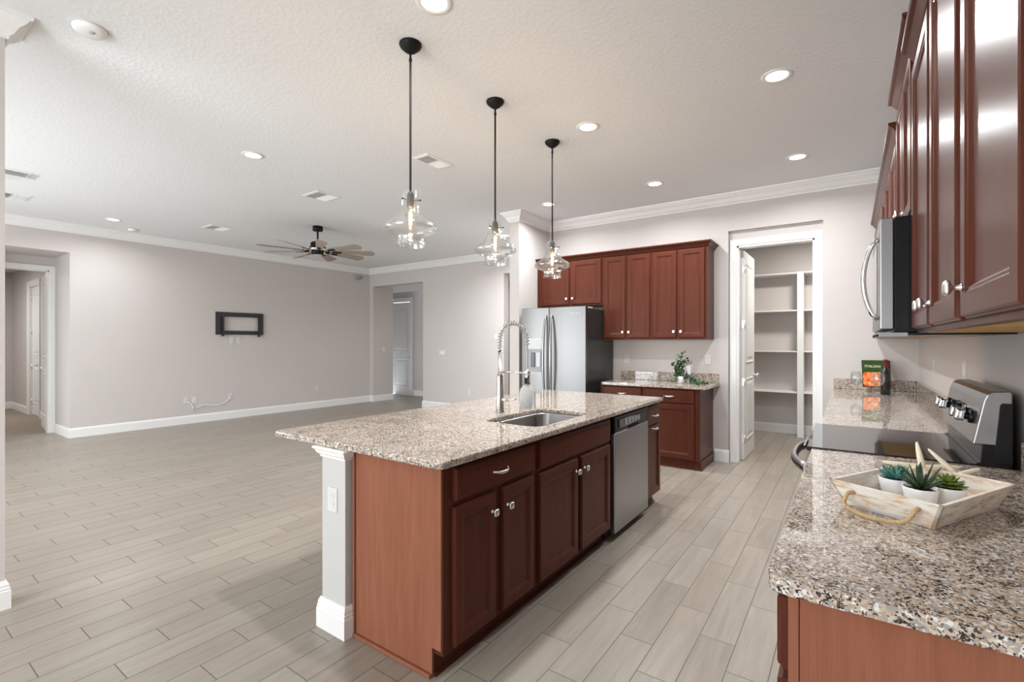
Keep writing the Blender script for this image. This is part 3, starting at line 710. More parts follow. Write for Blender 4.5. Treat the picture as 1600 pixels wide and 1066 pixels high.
va = MB(); va.lathe([(0, 0.0008), (0.022, 0.0008), (0.018, 0.06), (0.026, 0.15), (0.038, 0.205), (0.040, 0.215), (0.035, 0.213), (0.022, 0.15), (0, 0.08)], 20, T(-1.525, 5.735, 0.914))
tag(va.build('tapered_vase', POT), 'white tapered vase standing behind the ivy on the back counter', 'vase')

# ------------------------------------------------------------------ right-hand run (faces -X): local x = yend - world y
XB = -0.103
def right(yend): return (XB, yend, 0)
def rot_right(): return -PI/2
YN = 1.128
rb = cabinet('corner_base_cabinet', 'cherry base cabinet under the near right counter, its plain end panel facing us', right(2.53), rot_right(), 2.53-YN, XR-XB-0.002, 0, 0.884,
        doors=[(0.03, 0.47, 0.108, 0.70, (0.08, 0.63)), (0.49, 0.93, 0.108, 0.70, (0.88, 0.63)), (0.955, 1.400, 0.108, 0.70, (1.01, 0.63))],
        drawers=[(0.03, 0.47, 0.720, 0.868, True), (0.49, 0.93, 0.720, 0.868, True), (0.955, 1.400, 0.720, 0.868, True)], toe=0.07)
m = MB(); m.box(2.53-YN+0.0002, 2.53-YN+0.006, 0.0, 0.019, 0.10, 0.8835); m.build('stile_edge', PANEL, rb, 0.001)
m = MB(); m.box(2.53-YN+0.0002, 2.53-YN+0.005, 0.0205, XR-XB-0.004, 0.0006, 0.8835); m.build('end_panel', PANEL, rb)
def counter_right(name, label, y0, y1, rn):
    t = thing(name, label, 'countertop', (0.20, (y0+y1)/2, 0.884)); hl = (y1-y0)/2
    m = MB(); m.loops([[(x, y, z) for x, y in rrect(-0.340, 0.3385, -hl, hl, [0.001, 0.001, 0.001 if rn else 0.001, 0.035 if rn else 0.001], 8)] for z in (0, 0.031)])
    m.build('slab', GRANITE, t, 0.011, 4)
    m = MB(); m.box(0.318, 0.339, -hl, hl, 0.0315, 0.135); m.build('backsplash', GRANITE, t, 0.003)
    return t
counter_right('right_countertop', 'granite counter in the right foreground, under the wooden tray', 1.100, 2.538, True)
cf = counter_right('far_right_countertop', 'granite counter beyond the range, in the corner under the wine bottle', 3.302, 5.998, False)
m = MB(); m.box(-0.338, 0.317, (5.998-3.302)/2-0.021, (5.998-3.302)/2-0.001, 0.0315, 0.135); m.build('end_backsplash', GRANITE, cf, 0.003)
cabinet('far_base_cabinet', 'cherry base cabinet just past the range, mostly hidden by it', right(4.2), rot_right(), 0.89, XR-XB-0.002, 0, 0.884,
        doors=[(0.03, 0.43, 0.108, 0.70, (0.39, 0.63)), (0.46, 0.86, 0.108, 0.70, (0.50, 0.63))], drawers=[(0.03, 0.43, 0.720, 0.868, True), (0.46, 0.86, 0.720, 0.868, True)], toe=0.07)
cabinet('far_base_cabinet', 'cherry base cabinet in the far right corner against the back wall', right(5.997), rot_right(), 1.79, XR-XB-0.002, 0, 0.884,
        doors=[(0.65, 1.15, 0.108, 0.70, (0.70, 0.63)), (1.20, 1.75, 0.108, 0.70, (1.25, 0.63))], drawers=[(0.65, 1.15, 0.720, 0.868, True), (1.20, 1.75, 0.720, 0.868, True)], toe=0.07)

# upper cabinets on the right wall
XU = 0.222; UD = XR-XU-0.002; RZ0 = 1.428; RZ1 = 2.50
cabinet('right_wall_cabinet', 'cherry wall cabinet at the right picture edge, nearest door with its own knob', (XU, 1.478, 0), -PI/2, 0.560, UD, RZ0, RZ1,
        doors=[(0.020, 0.485, RZ0+0.014, RZ1-0.03, (0.052, RZ0+0.082))], under=True)
cabinet('right_wall_cabinet', 'cherry wall cabinet with paired doors, directly in front of the microwave', (XU, 2.515, 0), -PI/2, 1.036, UD, RZ0, RZ1,
        doors=[(0.022, 0.502, RZ0+0.014, RZ1-0.03, (0.462, RZ0+0.082)), (0.545, 0.998, RZ0+0.014, RZ1-0.03, (0.580, RZ0+0.082))], under=True)
BZ1 = 2.625
cabinet('microwave_cabinet', 'short raised cherry wall cabinet above the microwave', (XU, 3.300, 0), -PI/2, 0.784, UD, 1.912, BZ1,
        doors=[(0.018, 0.378, 1.93, BZ1-0.03, (0.345, 1.985)), (0.405, 0.766, 1.93, BZ1-0.03, (0.438, 1.985))])
for i, (ye, lab) in enumerate(((4.20, 'cherry wall cabinet just beyond the microwave on the right wall'), (5.10, 'middle one of the cherry wall cabinets past the microwave'), (5.997, 'cherry wall cabinet in the far right corner, touching the back wall'))):
    cabinet('far_wall_cabinet', lab, (XU, ye, 0), -PI/2, 0.896, UD, RZ0, RZ1, doors=[(0.018, 0.435, RZ0+0.014, RZ1-0.03, (0.40, RZ0+0.09)), (0.462, 0.880, RZ0+0.014, RZ1-0.03, (0.495, RZ0+0.09))], under=True)
cab_crown('cabinet_crown', 'cherry crown molding on the near right wall cabinets, running out of the top', [(XU, 2.515), (XU, 0.92)][::-1] if False else [(XU, 0.92), (XU, 2.510)], RZ1-0.004)
cab_crown('cabinet_crown', 'raised cherry crown molding above the microwave cabinet', [(XR-0.003, 2.517), (XU, 2.517), (XU, 3.300), (XR-0.003, 3.300)][::1], BZ1-0.004)
cab_crown('cabinet_crown', 'cherry crown molding of the far right wall cabinets, ending at the back wall', [(XU, 3.306), (XU, 5.995)], RZ1-0.004)

# microwave over the range
mw = thing('microwave', 'over-the-range stainless microwave with black sides and a curved bar handle', 'microwave', (0.15, 2.91, 1.432))
m = MB(); m.box(0.0, 0.385, -0.380, 0.380, 0.0, 0.475); m.build('body', BLACK, mw, 0.003)
m = MB(); m.box(-0.048, -0.001, -0.382, 0.382, 0.012, 0.475); mdo = m.build('door', STEELH, mw, 0.005, 3)
m = MB(); m.box(-0.050, -0.0485, -0.15, 0.33, 0.08, 0.40); m.build('door_window', BLACKGL, mdo)
m = MB(); pts = [(-0.050-0.052*math.sin(PI*i/14)**0.6, -0.30, 0.055+0.35*i/14) for i in range(15)]; m.tube(pts, 0.0095, 10); m.build('handle', CHROME, mdo)
m = MB(); m.box(-0.049, 0.045, -0.378, 0.378, -0.020, -0.001); vb = m.build('vent_base', GREY, mw, 0.003)
m = MB(); m.box(0.046, 0.36, -0.372, 0.372, -0.012, -0.001); m.build('underside', BLACK, mw, 0.002)
m = MB()
for i in range(9): m.box(-0.050, -0.0492, -0.34+i*0.075, -0.285+i*0.075, -0.017, -0.006)
m.build('vent_slots', DARKGAP, vb)

# range
rg = thing('electric_range', 'slide-in stainless range with black glass cooktop and raised control panel', 'range', (0.0, 2.92, 0))
m = MB(); m.box(-0.115, 0.50, -0.376, 0.376, 0.02, 0.900); m.build('body', BLACK, rg, 0.003)
m = MB(); m.box(-0.160, 0.400, -0.3785, 0.3785, 0.902, 0.921); ck = m.build('cooktop', BLACKGL, rg, 0.003)
m = MB(); m.sweep([(-0.161, 0.374), (-0.161, -0.374)], [(-0.012, 0.9215), (-0.004, 0.9225), (-0.006, 0.9245), (-0.011, 0.9245)]); m.build('front_trim', CHROME, ck)
m = MB(); m.box(-0.155, -0.116, -0.376, 0.376, 0.26, 0.78); od = m.build('oven_door', STEELH, rg, 0.006, 3)
m = MB(); m.box(-0.157, -0.1555, -0.28, 0.28, 0.36, 0.66); m.build('oven_window', BLACKGL, od)
m = MB(); m.box(-0.150, -0.116, -0.376, 0.376, 0.785, 0.895); m.build('front_rail', BLACK, rg, 0.004)
m = MB(); m.box(-0.155, -0.116, -0.376, 0.376, 0.05, 0.25); m.build('storage_drawer', STEELH, rg, 0.006, 3)
pts = []
for i in range(17):
    t = -1+2*i/16; pts.append((-0.158-0.075*(1-abs(t)**2.6), 0.355*t, 0.815))
m = MB(); m.tube(pts, 0.016, 10, None, True, 1.5); ohd = m.build('oven_handle', STEEL, od)
for sy in (-1, 1):
    m = MB(); m.box(-0.176, -0.1555, sy*0.355-0.014, sy*0.355+0.014, 0.790, 0.840); m.build('handle_bracket', CHROME, ohd, 0.003)
# backguard: side profile in x,z extruded along y
prof = [(0.388, 0.998), (0.419, 1.165), (0.429, 1.190), (0.445, 1.202), (0.490, 1.206), (0.497, 1.198), (0.497, 0.998)]
m = MB(); m.loops([[(x, y, z) for x, z in prof] for y in (-0.378, 0.378)]); bgd = m.build('backguard', STEELH, rg, 0.004, 2)
m = MB(); m.loops([[(x, y, z) for x, z in ((0.450, 0.996), (0.462, 1.150), (0.468, 1.160), (0.498, 1.160), (0.498, 0.930), (0.450, 0.930))] for y in (-0.3795, 0.3795)]); m.build('backguard_side_cap', BLACK, bgd, 0.002)
m = MB(); m.loops([[(x, y, z) for x, z in ((0.395, 0.922), (0.410, 0.93), (0.415, 0.997), (0.497, 0.997), (0.497, 0.901), (0.395, 0.901))] for y in (-0.376, 0.376)]); m.build('vent_channel', BLACK, rg, 0.002)
tilt = math.atan2(0.031, 0.167)
for y in (-0.27, -0.16, 0.16, 0.27):
    z = 1.09; x = 0.388+(z-0.998)*0.1856; M = T(x, y, z) @ R(-PI/2 + tilt, 'Y')
    k = MB(); k.lathe([(0.026, 0.0), (0.026, 0.010), (0.022, 0.014)], 20, M, True, True, True); k.lathe([(0.014, 0.014), (0.014, 0.026)], 14, M)
    kb = k.build('knob_base', BLACK, bgd)
    k = MB(); ls = []
    for s_, d in ((0.016, 0.026), (0.022, 0.028), (0.023, 0.050), (0.020, 0.056)):
        ls.append([(px, py, d) for px, py in rrect(-s_, s_, -s_*0.8, s_*0.8, s_*0.35, 4)])
    k.loops(ls, True, True, True, M, True); k.build('knob', CHROME, kb)
m = MB(); m.box(-0.0015, 0.0, -0.10, 0.10, -0.03, 0.03, T(0.406, 0, 1.095) @ R(tilt, 'Y')); m.build('display', BLACKGL, bgd)

# ------------------------------------------------------------------ tray with succulents and starfish
TA = math.radians(61.5)
tr = thing('wooden_tray', 'whitewashed wooden tray with rope handles on the right foreground counter', 'tray', (0.168, 1.822, 0.9155), TA)
TL, TW, TH = 0.211, 0.136, 0.072      # half sizes at the rim
bl, bw = TL-0.032, TW-0.030
m = MB(); m.box(-bl, bl, -bw, bw, 0.0, 0.010); m.build('base_board', TRAY, tr)
def side(a, b, c_, d):
    # a,b outer bottom; c_,d outer top ; wall thickness toward the centre
    m = MB(); t_ = 0.010
    def inn(p): 
        n_ = Vector((-(b[1]-a[1]), b[0]-a[0], 0)).normalized(); return (p[0]+n_.x*t_, p[1]+n_.y*t_, p[2])
    m.loops([[a, b, inn(b), inn(a)], [d, c_, inn(c_), inn(d)]]); return m.build('side_board', TRAY, tr, 0.0015)
e = 0.0
side((-bl, -bw, e), (bl, -bw, e), (TL, -TW, TH), (-TL, -TW, TH))
side((bl, -bw, e), (bl, bw, e), (TL, TW, TH), (TL, -TW, TH))
side((bl, bw, e), (-bl, bw, e), (-TL, TW, TH), (TL, TW, TH))
side((-bl, bw, e), (-bl, -bw, e), (-TL, -TW, TH), (-TL, TW, TH))
def rope(pts):
    # smooth the path, then twist two strands
    P = [Vector(p) for p in pts]; Q = []
    for i in range(len(P)-1):
        p0 = P[max(i-1, 0)]; p1 = P[i]; p2 = P[i+1]; p3 = P[min(i+2, len(P)-1)]
        for k in range(12):
            t = k/12; Q.append(0.5*((2*p1)+(p2-p0)*t+(2*p0-5*p1+4*p2-p3)*t*t+(3*p1-p0-3*p2+p3)*t**3))
    Q.append(P[-1]); m = MB()
    for ph in (0, 2*PI/3, 4*PI/3):
        pp = []
        nq = 150
        for i in range(nq+1):
            p, t = along(Q, i/nq); a_ = Vector((0.1, 0.2, 1)); u = (a_-t*a_.dot(t)).normalized(); w_ = t.cross(u); an = ph+2*PI*15*i/nq
            pp.append(tuple(p+u*0.0026*math.cos(an)+w_*0.0026*math.sin(an)))
        m.tube(pp, 0.0032, 6)
    return m.build('rope_handle', ROPE, tr)
rope([(-TL+0.014, -0.080, 0.047), (-TL-0.008, -0.083, 0.046), (-TL-0.034, -0.070, 0.018), (-TL-0.040, -0.02, 0.0075), (-TL-0.041, 0.030, 0.0075), (-TL-0.036, 0.070, 0.020), (-TL-0.012, 0.076, 0.046), (-TL+0.014, 0.070, 0.047)])
rope([(TL-0.008, -0.06, 0.047), (TL+0.016, -0.062, 0.046), (TL+0.045, -0.055, 0.016), (TL+0.050, 0.0, 0.009), (TL+0.045, 0.055, 0.016), (TL+0.016, 0.062, 0.046), (TL-0.008, 0.06, 0.047)])

def fleshy(m, base, d, ln, wd, th, curl=0.0, tip=0.15):
    d = Vector(d).normalized(); a_ = Vector((0, 0, 1)); s_ = d.cross(a_)
    if s_.length < 1e-3: s_ = Vector((1, 0, 0))
    s_.normalize(); n_ = s_.cross(d).normalized(); ls = []
    for t, wf in ((0, 0.45), (0.15, 0.75), (0.4, 1.0), (0.65, 0.85), (0.85, 0.5), (0.97, tip), (1.0, 0.03)):
        p = Vector(base) + d*ln*t + n_*curl*ln*t*t
        ls.append([tuple(p + s_*(wd/2*wf*math.cos(2*PI*k/8)) + n_*(th/2*wf*math.sin(2*PI*k/8))) for k in range(8)])
    m.loops(ls, True, True, True, None, True)
def pot_plant(label, loc, kind):
    t = thing('potted_succulent', label, 'succulent', loc, 0)
    m = MB(); m.lathe([(0, 0.0006), (0.030, 0.0006), (0.033, 0.004), (0.0415, 0.055), (0.0405, 0.0565), (0.038, 0.055), (0.037, 0.047), (0, 0.047)], 28); m.build('pot', POT, t)
    m = MB(); m.lathe([(0.0375, 0.0475), (0.03, 0.0505), (0, 0.052)], 20); m.build('gravel', SOIL, t)
    p = MB(); r_ = random.Random(len(label))
    if kind == 'teal':
        for n_, el, ln, wd, ph in ((9, 0.42, 0.046, 0.018, 0), (8, 0.75, 0.046, 0.017, .3), (6, 1.05, 0.042, 0.015, .1), (4, 1.32, 0.038, 0.012, .5)):
            for k in range(n_):
                a = 2*PI*k/n_+ph+r_.uniform(-.12, .12); fleshy(p, (0.004*math.cos(a), 0.004*math.sin(a), 0.052), (math.cos(a)*math.cos(el), math.sin(a)*math.cos(el), math.sin(el)), ln*r_.uniform(.9, 1.1), wd, 0.010, 0.10)
        p.build('rosette', TEAL, t)
    elif kind == 'aloe':
        for n_, el, ln, wd, ph in ((6, 0.62, 0.066, 0.012, 0.2), (6, 1.0, 0.074, 0.012, .6), (4, 1.33, 0.080, 0.011, .1)):
            for k in range(n_):
                a = 2*PI*k/n_+ph+r_.uniform(-.2, .2); fleshy(p, (0.005*math.cos(a), 0.005*math.sin(a), 0.050), (math.cos(a)*math.cos(el), math.sin(a)*math.cos(el), math.sin(el)), ln*r_.uniform(.85, 1.12), wd, 0.006, -0.05, 0.2)
        p.build('leaves', ALOE, t)
    else:
        for n_, el, ln, wd, ph, z in ((12, 0.12, 0.040, 0.020, 0, .056), (11, 0.38, 0.036, 0.018, .3, .060), (8, 0.7, 0.029, 0.016, .1, .066), (6, 1.1, 0.022, 0.013, .5, .070)):
            for k in range(n_):
                a = 2*PI*k/n_+ph+r_.uniform(-.12, .12); fleshy(p, (0.004*math.cos(a), 0.004*math.sin(a), z), (math.cos(a)*math.cos(el), math.sin(a)*math.cos(el), math.sin(el)), ln, wd, 0.006, 0.05, 0.4)
        p.lathe([(0.006, 0.05), (0.006, 0.07)], 8)
        p.build('rosette', LIME, t)
    return t
PZ = 0.9256
pot_plant('teal rosette succulent in a white pot, leftmost pot on the tray', (0.112, 1.856, PZ), 'teal')
pot_plant('dark spiky aloe in a white pot, middle pot on the tray', (0.163, 1.772, PZ), 'aloe')
pot_plant('yellow-green rosette succulent in a white pot, rightmost pot on the tray', (0.228, 1.826, PZ), 'lime')
def starfish(label, c_, tips, r0):
    m = MB(); c_ = Vector(c_)
    for tp in tips:
        tp = Vector(tp); P = [c_.lerp(tp, t) for t in (0, .2, .45, .7, .88, .97, 1.0)]
        m.tube([tuple(p) for p in P], [r0*1.0, r0*1.0, r0*.92, r0*.75, r0*.55, r0*.35, r0*.08], 10)
    ls = []
    for a in range(1, 7):
        th_ = PI*a/7; ls.append([(c_.x+r0*1.25*math.sin(th_)*math.cos(2*PI*k/12), c_.y+r0*1.25*math.sin(th_)*math.sin(2*PI*k/12), c_.z+r0*1.1*math.cos(th_)) for k in range(12)])
    m.loops(ls, True, True, True, None, True)
    return tag(m.build('starfish', STAR), label, 'starfish')
starfish('cream starfish leaning on the tray rim behind the aloe, one arm upright', (0.188, 2.0, 0.992), [(0.084, 1.99, 0.999), (0.177, 2.03, 1.068), (0.288, 2.05, 0.998), (0.214, 1.93, 0.937), (0.141, 1.942, 0.985)], 0.0090)
starfish('cream starfish leaning in the tray behind the yellow-green succulent', (0.272, 2.012, 0.978), [(0.205, 2.035, 1.048), (0.328, 2.040, 1.000), (0.342, 1.955, 0.955), (0.232, 1.955, 0.940), (0.250, 2.035, 1.000)], 0.0085)

# ------------------------------------------------------------------ bottle, glasses, cookbook
wb = thing('wine_bottle', 'dark wine bottle with burgundy foil neck, beside the cookbook', 'bottle', (0.262, 5.50, 0.9155))
m = MB(); m.lathe([(0, 0.0), (0.034, 0.0), (0.0375, 0.005), (0.0375, 0.185), (0.034, 0.208), (0.020, 0.232), (0.0145, 0.250), (0.0145, 0.318), (0, 0.318)], 28); m.build('glass_body', BOTTLE, wb)
m = MB(); m.lathe([(0.0152, 0.240), (0.0152, 0.300), (0.0165, 0.302), (0.0165, 0.318), (0.015, 0.3195), (0, 0.3195)], 24); m.build('foil_capsule', FOIL, wb)
def wine_glass(label, x, y):
    t = thing('wine_glass', label, 'wine glass', (x, y, 0.9155))
    m = MB(); m.lathe([(0, 0.0004), (0.036, 0.0004), (0.034, 0.003), (0.006, 0.007), (0.0035, 0.02), (0.0035, 0.080), (0.006, 0.088)], 28); m.build('stem', WINEGL, t)
    m = MB(); m.lathe([(0.004, 0.086), (0.022, 0.094), (0.038, 0.112), (0.044, 0.135), (0.042, 0.165), (0.036, 0.205), (0.035, 0.205), (0.041, 0.165), (0.043, 0.135), (0.037, 0.113), (0.021, 0.096), (0, 0.089)], 28); m.build('bowl', WINEGL, t)
wine_glass('wine glass standing in front of the bottle and cookbook', 0.205, 5.33)
wine_glass('wine glass standing left of the cookbook', 0.045, 5.42)
bk = thing('cookbook', 'green cookbook with an orange food picture, propped upright behind the wine glass', 'book', (0.215, 5.79, 0.963), math.radians(8))
MT = R(-0.28, 'X')
def mat_food():
    m, nt, b = newmat('printed_pasta_picture')
    v = coords(nt); vo = N(nt, 'ShaderNodeTexVoronoi'); vo.inputs['Scale'].default_value = 40; L(nt, v, vo.inputs['Vector'])
    sp_ = N(nt, 'ShaderNodeSeparateColor'); L(nt, vo.outputs['Color'], sp_.inputs[0])
    r = ramp(nt, [(0, (0.75, 0.12, 0.03)), (0.3, (0.85, 0.25, 0.08)), (0.55, (0.90, 0.42, 0.18)), (0.8, (0.88, 0.60, 0.40)), (0.93, (0.75, 0.06, 0.03))], 'CONSTANT')
    L(nt, sp_.outputs[0], r.inputs[0]); L(nt, r.outputs[0], b.inputs['Base Color']); setp(b, None, 0.25); return m
FOOD = mat_food()
GREENC = plain('dark_green_cover_print', (0.035, 0.075, 0.022), 0.25, 0, 0.5, 0.15, 40)
CREAMC = plain('cream_print', (0.80, 0.76, 0.62), 0.4, 0, 0.3, 0.02)
BROWNC = plain('brown_cover_print', (0.06, 0.03, 0.018), 0.25, 0, 0.5, 0.3, 60)
m = MB(); m.box(-0.112, 0.112, 0.0, 0.022, 0.0, 0.262, MT); cv = m.build('cover', BROWNC, bk, 0.001)
m = MB(); m.box(-0.112, 0.060, -0.0012, -0.0002, 0.130, 0.262, MT); m.build('green_print', GREENC, cv)
m = MB(); m.prism(rrect(-0.108, 0.085, 0.004, 0.142, 0.03, 5), 0.0013, 0.0022, MT @ R(PI/2, 'X')); m.build('food_picture', FOOD, cv)
m = MB(); m.prism(rrect(0.045, 0.095, 0.03, 0.13, 0.015, 5), 0.0023, 0.0030, MT @ R(PI/2, 'X')); m.build('napkin_picture', CREAMC, cv)
text_mesh('title_lettering', 'ITALIAN', 0.034, CREAMC, cv, MT @ T(-0.028, -0.0018, 0.200) @ R(PI/2, 'X'))
m = MB(); m.box(-0.108, 0.108, 0.003, 0.019, 0.2622, 0.2630, MT); m.build('page_edges', CREAMC, bk)
es = MB()
for x in (-0.07, 0.07):
    es.tube([(x, -0.075, 0.004), (x, -0.02, 0.004), (x, 0.075, 0.004), (x, 0.030, 0.047), (x, -0.022, 0.047), (x, -0.024, 0.060)], 0.0028, 8)
    es.tube([(x, 0.030, 0.047), (x, 0.072, 0.20)], 0.0028, 8)
es.tube([(-0.07, 0.030, 0.044), (0.07, 0.030, 0.044)], 0.0028, 8); es.tube([(-0.07, 0.072, 0.2), (0.07, 0.072, 0.2)], 0.0028, 8)
eo = es.build('book_easel', BLACKMET); eo.location = (0.215, 5.79, 0.9155); eo.rotation_euler = (0, 0, math.radians(8)); tag(eo, 'dark wire easel holding the cookbook up on the far right counter', 'book stand')

# ------------------------------------------------------------------ pantry shelving
ps = thing('pantry_shelving', 'white built-in shelving seen through the open pantry door', 'shelving', (0, 8.447, 0))
for z in (0.660, 1.262, 1.865, 2.415):
    m = MB(); m.box(-1.745, -0.632, -0.300, -0.001, z-0.018, z); m.build('shelf', WHITE, ps, 0.002)
    m = MB(); m.box(-0.548, 1.445, -0.300, -0.001, z-0.018, z); m.build('shelf', WHITE, ps, 0.002)
m = MB(); m.box(-0.631, -0.549, -0.305, -0.018, 0.0006, 2.42); m.build('upright', WHITE, ps, 0.003)

# ------------------------------------------------------------------ pendants
def pendant():
    t = thing('pendant_light', 'x', 'pendant light', (0, 0, H), 0, 'pendant lights over the island')
    m = MB(); m.lathe([(0.0, -0.0005), (0.063, -0.0005), (0.064, -0.008), (0.058, -0.020), (0.036, -0.040), (0.018, -0.052), (0.010, -0.056), (0, -0.056)], 32); m.build('canopy', BRONZE, t)
    m = MB(); m.lathe([(0.0065, -0.05), (0.0065, -0.855)], 12)
    m.lathe([(0.009, -0.10), (0.009, -0.085)], 10, None, True, True, True); m.build('rod', BRONZE, t)
    m = MB(); m.lathe([(0.0065, -0.845), (0.016, -0.856), (0.0205, -0.866), (0.0205, -0.935), (0.017, -0.938), (0, -0.938)], 20); so = m.build('socket', BRONZE, t)
    for k in range(3):
        a = 2*PI*k/3+0.5; m = MB(); m.tube([(0.0205*math.cos(a), 0.0205*math.sin(a), -0.898), (0.056*math.cos(a), 0.056*math.sin(a), -0.898)], 0.0022, 6)
        m.lathe([(0.0, -0.005), (0.005, -0.003), (0.005, 0.003), (0, 0.005)], 8, T(0.058*math.cos(a), 0.058*math.sin(a), -0.898)); m.build('set_screw', BRONZE, so)
    m = MB(); outp = [(0.046, -0.852), (0.047, -0.880), (0.050, -0.925), (0.060, -0.962), (0.085, -0.998), (0.120, -1.020), (0.146, -1.040), (0.152, -1.056), (0.146, -1.072), (0.120, -1.086), (0.090, -1.094), (0.078, -1.102), (0.074, -1.118), (0.074, -1.140), (0.077, -1.158)]
    m.lathe(outp, 48); m.lathe([(0.077, -1.158), (0.0755, -1.160), (0.074, -1.158)], 48); m.lathe([(r-0.003, z) for r, z in outp], 48); m.build('glass_shade', GLASS, t)
    m = MB(); m.lathe([(0.010, -0.938), (0.014, -0.955), (0.0155, -0.985), (0.0155, -1.035), (0.011, -1.052), (0, -1.057)], 20); m.build('bulb', BULB, t)
    m = MB()
    for k in range(4):
        a = PI/2*k; m.tube([(0.006*math.cos(a), 0.006*math.sin(a), -0.965), (0.007*math.cos(a), 0.007*math.sin(a), -1.035)], 0.0022, 6)
    m.build('filament', FILAMENT, t)
    return t
p0 = pendant()
PEND = [(-2.062, 1.925, 'clear glass pendant nearest the camera, largest of the three over the island'), (-2.058, 2.725, 'middle clear glass pendant over the island sink'), (-2.075, 3.555, 'clear glass pendant at the far end, in front of the fridge cabinet')]
for i, (x, y, lab) in enumerate(PEND):
    o = p0 if i == 0 else copy_tree(p0)
    o.location = (x, y, H); o['label'] = lab
    l = bpy.data.lights.new('pendant_bulb_light', 'POINT'); l.energy = 7; l.color = (1.0, 0.76, 0.48); l.shadow_soft_size = 0.012
    lo_ = bpy.data.objects.new('pendant_bulb_light', l); COL.objects.link(lo_); lo_.location = (x, y, H-1.0); 

# ------------------------------------------------------------------ recessed lights
def can():
    t = thing('recessed_light', 'x', 'ceiling light', (0, 0, H), 0, 'recessed ceiling lights')
    m = MB(); m.lathe([(0.064, -0.0035), (0.070, -0.008), (0.090, -0.006), (0.093, -0.0005)], 32); m.build('trim_ring', WHITE, t)
    m = MB(); m.lathe([(0.0645, -0.0040), (0.03, -0.0045), (0.0, -0.0046)], 32); m.build('lens', LAMP, t)
    return t
CANS = [(-1.71, 1.755, 'recessed light cut off by the top edge of the picture'), (-0.383, 3.50, 'recessed light high at right, beside the tall wall cabinets'),
        (-1.70, 3.47, 'recessed light between the middle pendant and the right wall cabinets, mid ceiling'), (-0.396, 5.14, 'recessed light close to the crown molding, nearest the pantry'),
        (-1.72, 5.13, 'small recessed light in front of the tall back wall cabinets'), (-3.05, 5.135, 'recessed light crossed by the rod of the farthest pendant'),
        (-4.46, 2.237, 'recessed light over the living room, left of the nearest pendant'), (-8.39, 2.297, 'recessed light at far left near the left wall'), (-4.52, 6.24, 'recessed light seen through the middle pendant shade')]
c0 = can()
for i, (x, y, lab) in enumerate(CANS):
    o = c0 if i == 0 else copy_tree(c0)
    o.location = (x, y, H); o['label'] = lab
    area('recessed_light_beam', (x, y, H-0.012), (0, 0, 0), 0.128, 0.128, (40 if y > 6 else 9) if x < -4 else 13, (0.95, 0.98, 1.0), 'DISK', math.radians(158))
# unseen lights added under the ceilings to brighten pantry, hall and bedroom
area('pantry_fill_light', (-0.3, 7.2, 2.88), (0, 0, 0), 0.3, 0.3, 22, (1.0, 0.96, 0.9), 'DISK')
area('hall_fill_light', (-7.0, 8.2, 2.71), (0, 0, 0), 0.3, 0.3, 7, (1.0, 0.96, 0.9), 'DISK')
area('bedroom_fill_light', (-12.4, 0.6, 2.83), (0, 0, 0), 0.8, 0.8, 34, (1.0, 0.98, 0.95), 'DISK')

# ------------------------------------------------------------------ ceiling fan
fan = thing('ceiling_fan', 'nine-bladed ceiling fan with weathered wood blades and a black hub over the living room', 'ceiling fan', (-6.43, 4.17, H))
m = MB(); m.lathe([(0, -0.0005), (0.070, -0.0005), (0.072, -0.06), (0.066, -0.068), (0, -0.068)], 28); m.build('canopy', BRONZE, fan)
m = MB(); m.lathe([(0.0125, -0.06), (0.0125, -0.20), (0.035, -0.205), (0.035, -0.235)], 16, None, True, False, True); m.build('downrod', BRONZE, fan)
m = MB(); m.lathe([(0, -0.235), (0.085, -0.235), (0.100, -0.25), (0.100, -0.30), (0.12, -0.31), (0.12, -0.335), (0, -0.335)], 32); m.build('motor_housing', BRONZE, fan)
m = MB(); m.lathe([(0.085, -0.336), (0.085, -0.40), (0.07, -0.42), (0, -0.42)], 28); m.build('lower_hub', BRONZE, fan)
m = MB(); m.lathe([(0.066, -0.4205), (0.05, -0.424), (0, -0.426)], 24); m.build('hub_lens', LGREY, fan)
m = MB(); m.lathe([(0.205, -0.348), (0.205, -0.378), (0.190, -0.378), (0.190, -0.348), (0.205, -0.348)], 48)
for k in range(9):
    a = 2*PI*k/9; m.tube([(0.115*math.cos(a), 0.115*math.sin(a), -0.33), (0.195*math.cos(a), 0.195*math.sin(a), -0.362)], 0.010, 6)
m.build('blade_ring', NICKEL, fan)
camdir = math.atan2(-4.17, 6.43)
for k in range(9):
    a = camdir + 2*PI*k/9 + 0.06
    Mb = R(a, 'Z') @ T(0, 0, -0.365) @ R(math.radians(-16), 'X')
    m = MB(); hw0, hw1 = 0.042, 0.078
    poly = [(0.24, -hw0), (0.76, -hw1)] + [(0.80, -hw1*0.55), (0.815, 0), (0.80, hw1*0.55)] + [(0.76, hw1), (0.24, hw0)]
    m.prism(poly, -0.004, 0.004, Mb); b_ = m.build('blade', BLADE, fan)
    m = MB(); m.box(0.17, 0.33, -0.022, 0.022, -0.012, -0.0042, Mb); m.box(0.13, 0.2, -0.014, 0.014, -0.012, 0.01, Mb); m.build('blade_bracket', BRONZE, b_)

